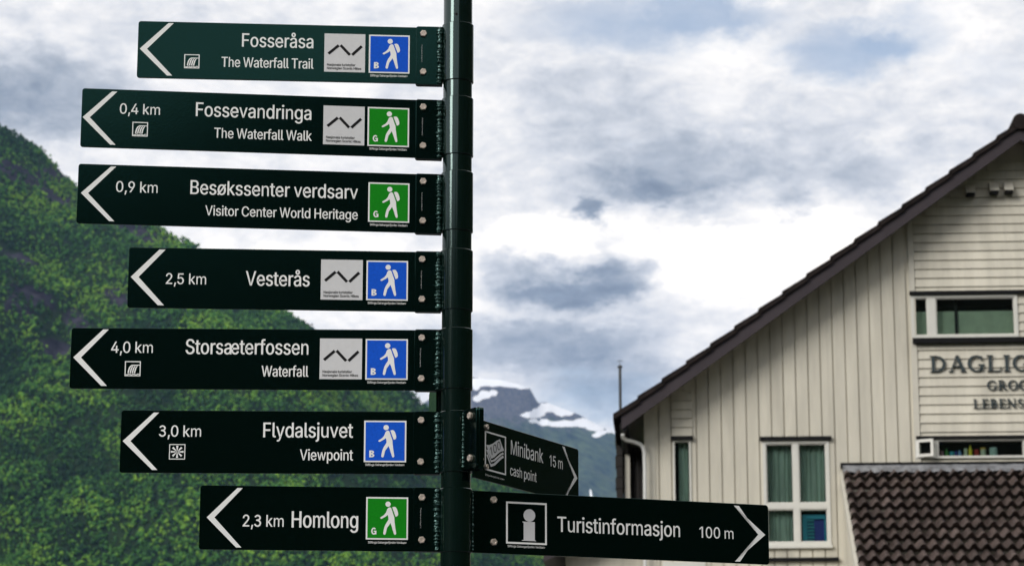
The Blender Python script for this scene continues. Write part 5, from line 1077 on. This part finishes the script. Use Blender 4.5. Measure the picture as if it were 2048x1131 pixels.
def left_rock(p):
    px, py = to_px(p); return rock_at(px, py) * (.55 + .9 * abs(fbm(p[0], p[1] + p[2], 60, 4, 2.0)))
hill, HV = heightfield('hillside', R(-24), R(8), 330, 120, lambda a: 1250 + 60 * math.sin(a * 20), lambda a: 2150 + 90 * math.sin(a * 31 + 1), lambda a: float(interp(LEFT, a)), 900, 'hill_ground', 62, {'rock': left_rock}, 1.05)

# far mountain with old snow
FAR = ridge_table([(300, 900), (700, 850), (840, 815), (860, 800), (900, 770), (948, 757), (1000, 761), (1040, 768), (1060, 776), (1076, 806), (1095, 806), (1150, 829), (1200, 852), (1240, 874), (1400, 925), (1800, 960), (2400, 900)])
snowspots = [(960, 763, 22, 8), (990, 764, 30, 8), (1020, 767, 28, 7), (1046, 772, 18, 5), (952, 769, 8, 11), (970, 788, 12, 8), (986, 785, 9, 5), (955, 796, 9, 6), (1100, 814, 24, 9), (1128, 823, 20, 8), (1077, 824, 15, 8), (1066, 829, 24, 6), (1088, 844, 12, 6), (1128, 847, 42, 6), (1170, 845, 25, 9), (1190, 854, 20, 6), (1203, 864, 10, 4), (1193, 870, 9, 4), (1219, 861, 8, 4), (1231, 855, 8, 5), (1066, 841, 8, 4)]
def far_snow(p):
    px, py = to_px(p)
    if py > 900 or px < 850 or px > 1300: return 0.0
    return max(math.exp(-((px - x) / rx) ** 2 - ((py - y) / ry) ** 2) for x, y, rx, ry in snowspots) * 1.45
def far_rock(p):
    px, py = to_px(p); return float(np.clip((905 - py) / 110, 0, 1)) * .85 + (.5 if 1050 < px < 1090 and py < 818 else 0)
heightfield('mountain', R(-6), R(17), 640, 170, lambda a: 5200, lambda a: 9500 + 200 * math.sin(a * 40), lambda a: float(interp(FAR, a)), 1500, 'far_mountain', 150, {'snow': far_snow, 'rock': far_rock}, 1.25, 620)
# unseen valley hills around the camera; ridge heights shaped for reflections in signs and post
RING = [(0, 9), (17, 9), (40, 20), (90, 24), (160, 23), (168, 21), (173, 17), (176, 15.6), (184, 15.0), (215, 14.2), (270, 13.5), (330, 13), (360, 12)]
RING_E = lambda a: R(float(interp(RING, math.degrees(a))) + .5 * math.sin(a * 19 + 1) + .35 * math.sin(a * 43))
heightfield('reflected_hills', R(17), R(336), 260, 40, lambda a: 260, lambda a: 900 + 120 * math.sin(a * 5), RING_E, 1200, 'reflected_hills', 22, {'rock': lambda p: .25 + .2 * math.sin(p[0] * .01)}, 1.0)

# forest on the left hillside: one mass of small crowns
def forest():
    na, nr = HV.shape[0] - 1, HV.shape[1] - 5
    ico_v, ico_f = [], []
    bm = bmesh.new(); bmesh.ops.create_icosphere(bm, subdivisions=1, radius=1); ico_v = np.array([v.co[:] for v in bm.verts]); ico_f = np.array([[v.index for v in f.verts] for f in bm.faces]); bm.free()
    VV, FF, TT = [], [], []; cnt = 0; k = 0
    tries = 98000
    ii = rng.uniform(R(-14.5) , R(3.2), tries); tt = rng.uniform(0.12, 1.01, tries)
    for a, t in zip(ii, tt):
        fi = (a - R(-24)) / R(32) * na; fj = min(t * nr, nr - .01); i, j = int(fi), int(fj); u, v = fi - i, fj - j
        p = HV[i, j] * (1 - u) * (1 - v) + HV[i + 1, j] * u * (1 - v) + HV[i, j + 1] * (1 - u) * v + HV[i + 1, j + 1] * u * v
        px, py = to_px(p)
        if px < -160 or px > 1330 or py > 1260: continue
        rk = rock_at(px, py)
        den = .5 + .9 * fbm(p[0], p[1], 70, 3, 5.0)
        if rk * (.55 + .9 * abs(fbm(p[0], p[1] + p[2], 60, 4, 2.0))) + .45 * rng.uniform(-1, 1) > .42: continue
        sz = rng.choice([.9, 1.3, 1.9], p=[.4, .4, .2]) * rng.uniform(.8, 1.3) * (1.0 + .25 * fbm(p[0], p[1], 120, 2, 8.0)); h = sz * rng.uniform(1.2, 2.2)
        tint = .46 + .75 * fbm(p[0] * 1.6, p[1] + p[2], 110, 4, 3.0) + rng.uniform(-.30, .30)
        spruce = rng.uniform() < .14
        if spruce: sz *= .62; h = sz * rng.uniform(3.2, 4.6); tint = rng.uniform(-.1, .12)
        for q in range(3):
            c = np.array([0, 0, h * (.30 + .19 * q)]) if spruce else np.array([rng.normal(0, .46) * sz, rng.normal(0, .46) * sz, h * (.45 + .27 * q) + rng.normal(0, .2) * sz]); r_ = sz * (1.0 - .23 * q) if spruce else sz * rng.uniform(.48, .80) * (1 - .13 * q)
            vv = ico_v * (1 + rng.uniform(-.34, .34, (len(ico_v), 1))) * np.array([1, 1, rng.uniform(.75, 1.15)]) * r_ + c + p
            VV.append(vv); FF.append(ico_f + k); k += len(ico_v); TT.append(np.full(len(ico_v), tint + rng.uniform(-.2, .2)))
        cnt += 1
    V = np.concatenate(VV); Fc = np.concatenate(FF); T = np.concatenate(TT).astype(np.float32)
    print('TREES', cnt, len(Fc))
    me = bpy.data.meshes.new('forest'); me.vertices.add(len(V)); me.vertices.foreach_set('co', V.astype(np.float32).ravel())
    me.loops.add(len(Fc) * 3); me.loops.foreach_set('vertex_index', Fc.astype(np.int32).ravel()); me.polygons.add(len(Fc)); me.polygons.foreach_set('loop_start', np.arange(0, len(Fc) * 3, 3, dtype=np.int32))
    me.update(calc_edges=True); me.attributes.new('tint', 'FLOAT', 'POINT').data.foreach_set('value', T)
    m = bpy.data.materials.new('foliage'); m.use_nodes = True; nt = m.node_tree; p = nt.nodes['Principled BSDF']; p.inputs['Roughness'].default_value = .8; p.inputs['Specular IOR Level'].default_value = .15
    at = NW(nt, 'ShaderNodeAttribute'); at.attribute_name = 'tint'; c = NW(nt, 'ShaderNodeValToRGB')
    c.color_ramp.elements[0].position = .1; c.color_ramp.elements[0].color = (.010, .038, .008, 1); c.color_ramp.elements[1].position = .95; c.color_ramp.elements[1].color = (.17, .31, .028, 1)
    e = c.color_ramp.elements.new(.5); e.color = (.048, .150, .022, 1)
    link(nt, at.outputs['Fac'], c.inputs[0]); link(nt, c.outputs[0], p.inputs['Base Color']); me.materials.append(m)
    o = bpy.data.objects.new('forest', me); COL.objects.link(o); tag(o, 'dense green birch forest covering the steep hillside', 'forest', kind='stuff')
forest()

# thin white waterfall at the foot of the far mountain
wa = at_dist(1181, 979, 5150); wb_ = at_dist(1182, 1012, 5100); mat('white_water', (.8, .82, .85), .6, var=.1, vscale=.2)
tag(MB().tube([wa, wa.lerp(wb_, .4) + Vector((1.2, -1, 0)), wb_], [1.6, 2.8, 3.6], 8).build('waterfall', 'white_water'), kind='structure')

# ================================================================== AIR
hz = MB(); hz.hexa([(-12400, -12400, -2), (12400, -12400, -2), (12400, 12400, -2), (-12400, 12400, -2), (-12400, -12400, 2100), (12400, -12400, 2100), (12400, 12400, 2100), (-12400, 12400, 2100)])
hm = bpy.data.materials.new('haze'); hm.use_nodes = True; nt = hm.node_tree; nt.nodes.clear(); ho = NW(nt, 'ShaderNodeOutputMaterial'); pv = NW(nt, 'ShaderNodeVolumePrincipled')
pv.inputs['Color'].default_value = (.33, .55, 1.0, 1); pv.inputs['Density'].default_value = HAZE_DENSITY; pv.inputs['Anisotropy'].default_value = 0.2
link(nt, pv.outputs[0], ho.inputs['Volume'])
tag(hz.build('haze', hm), kind='stuff')
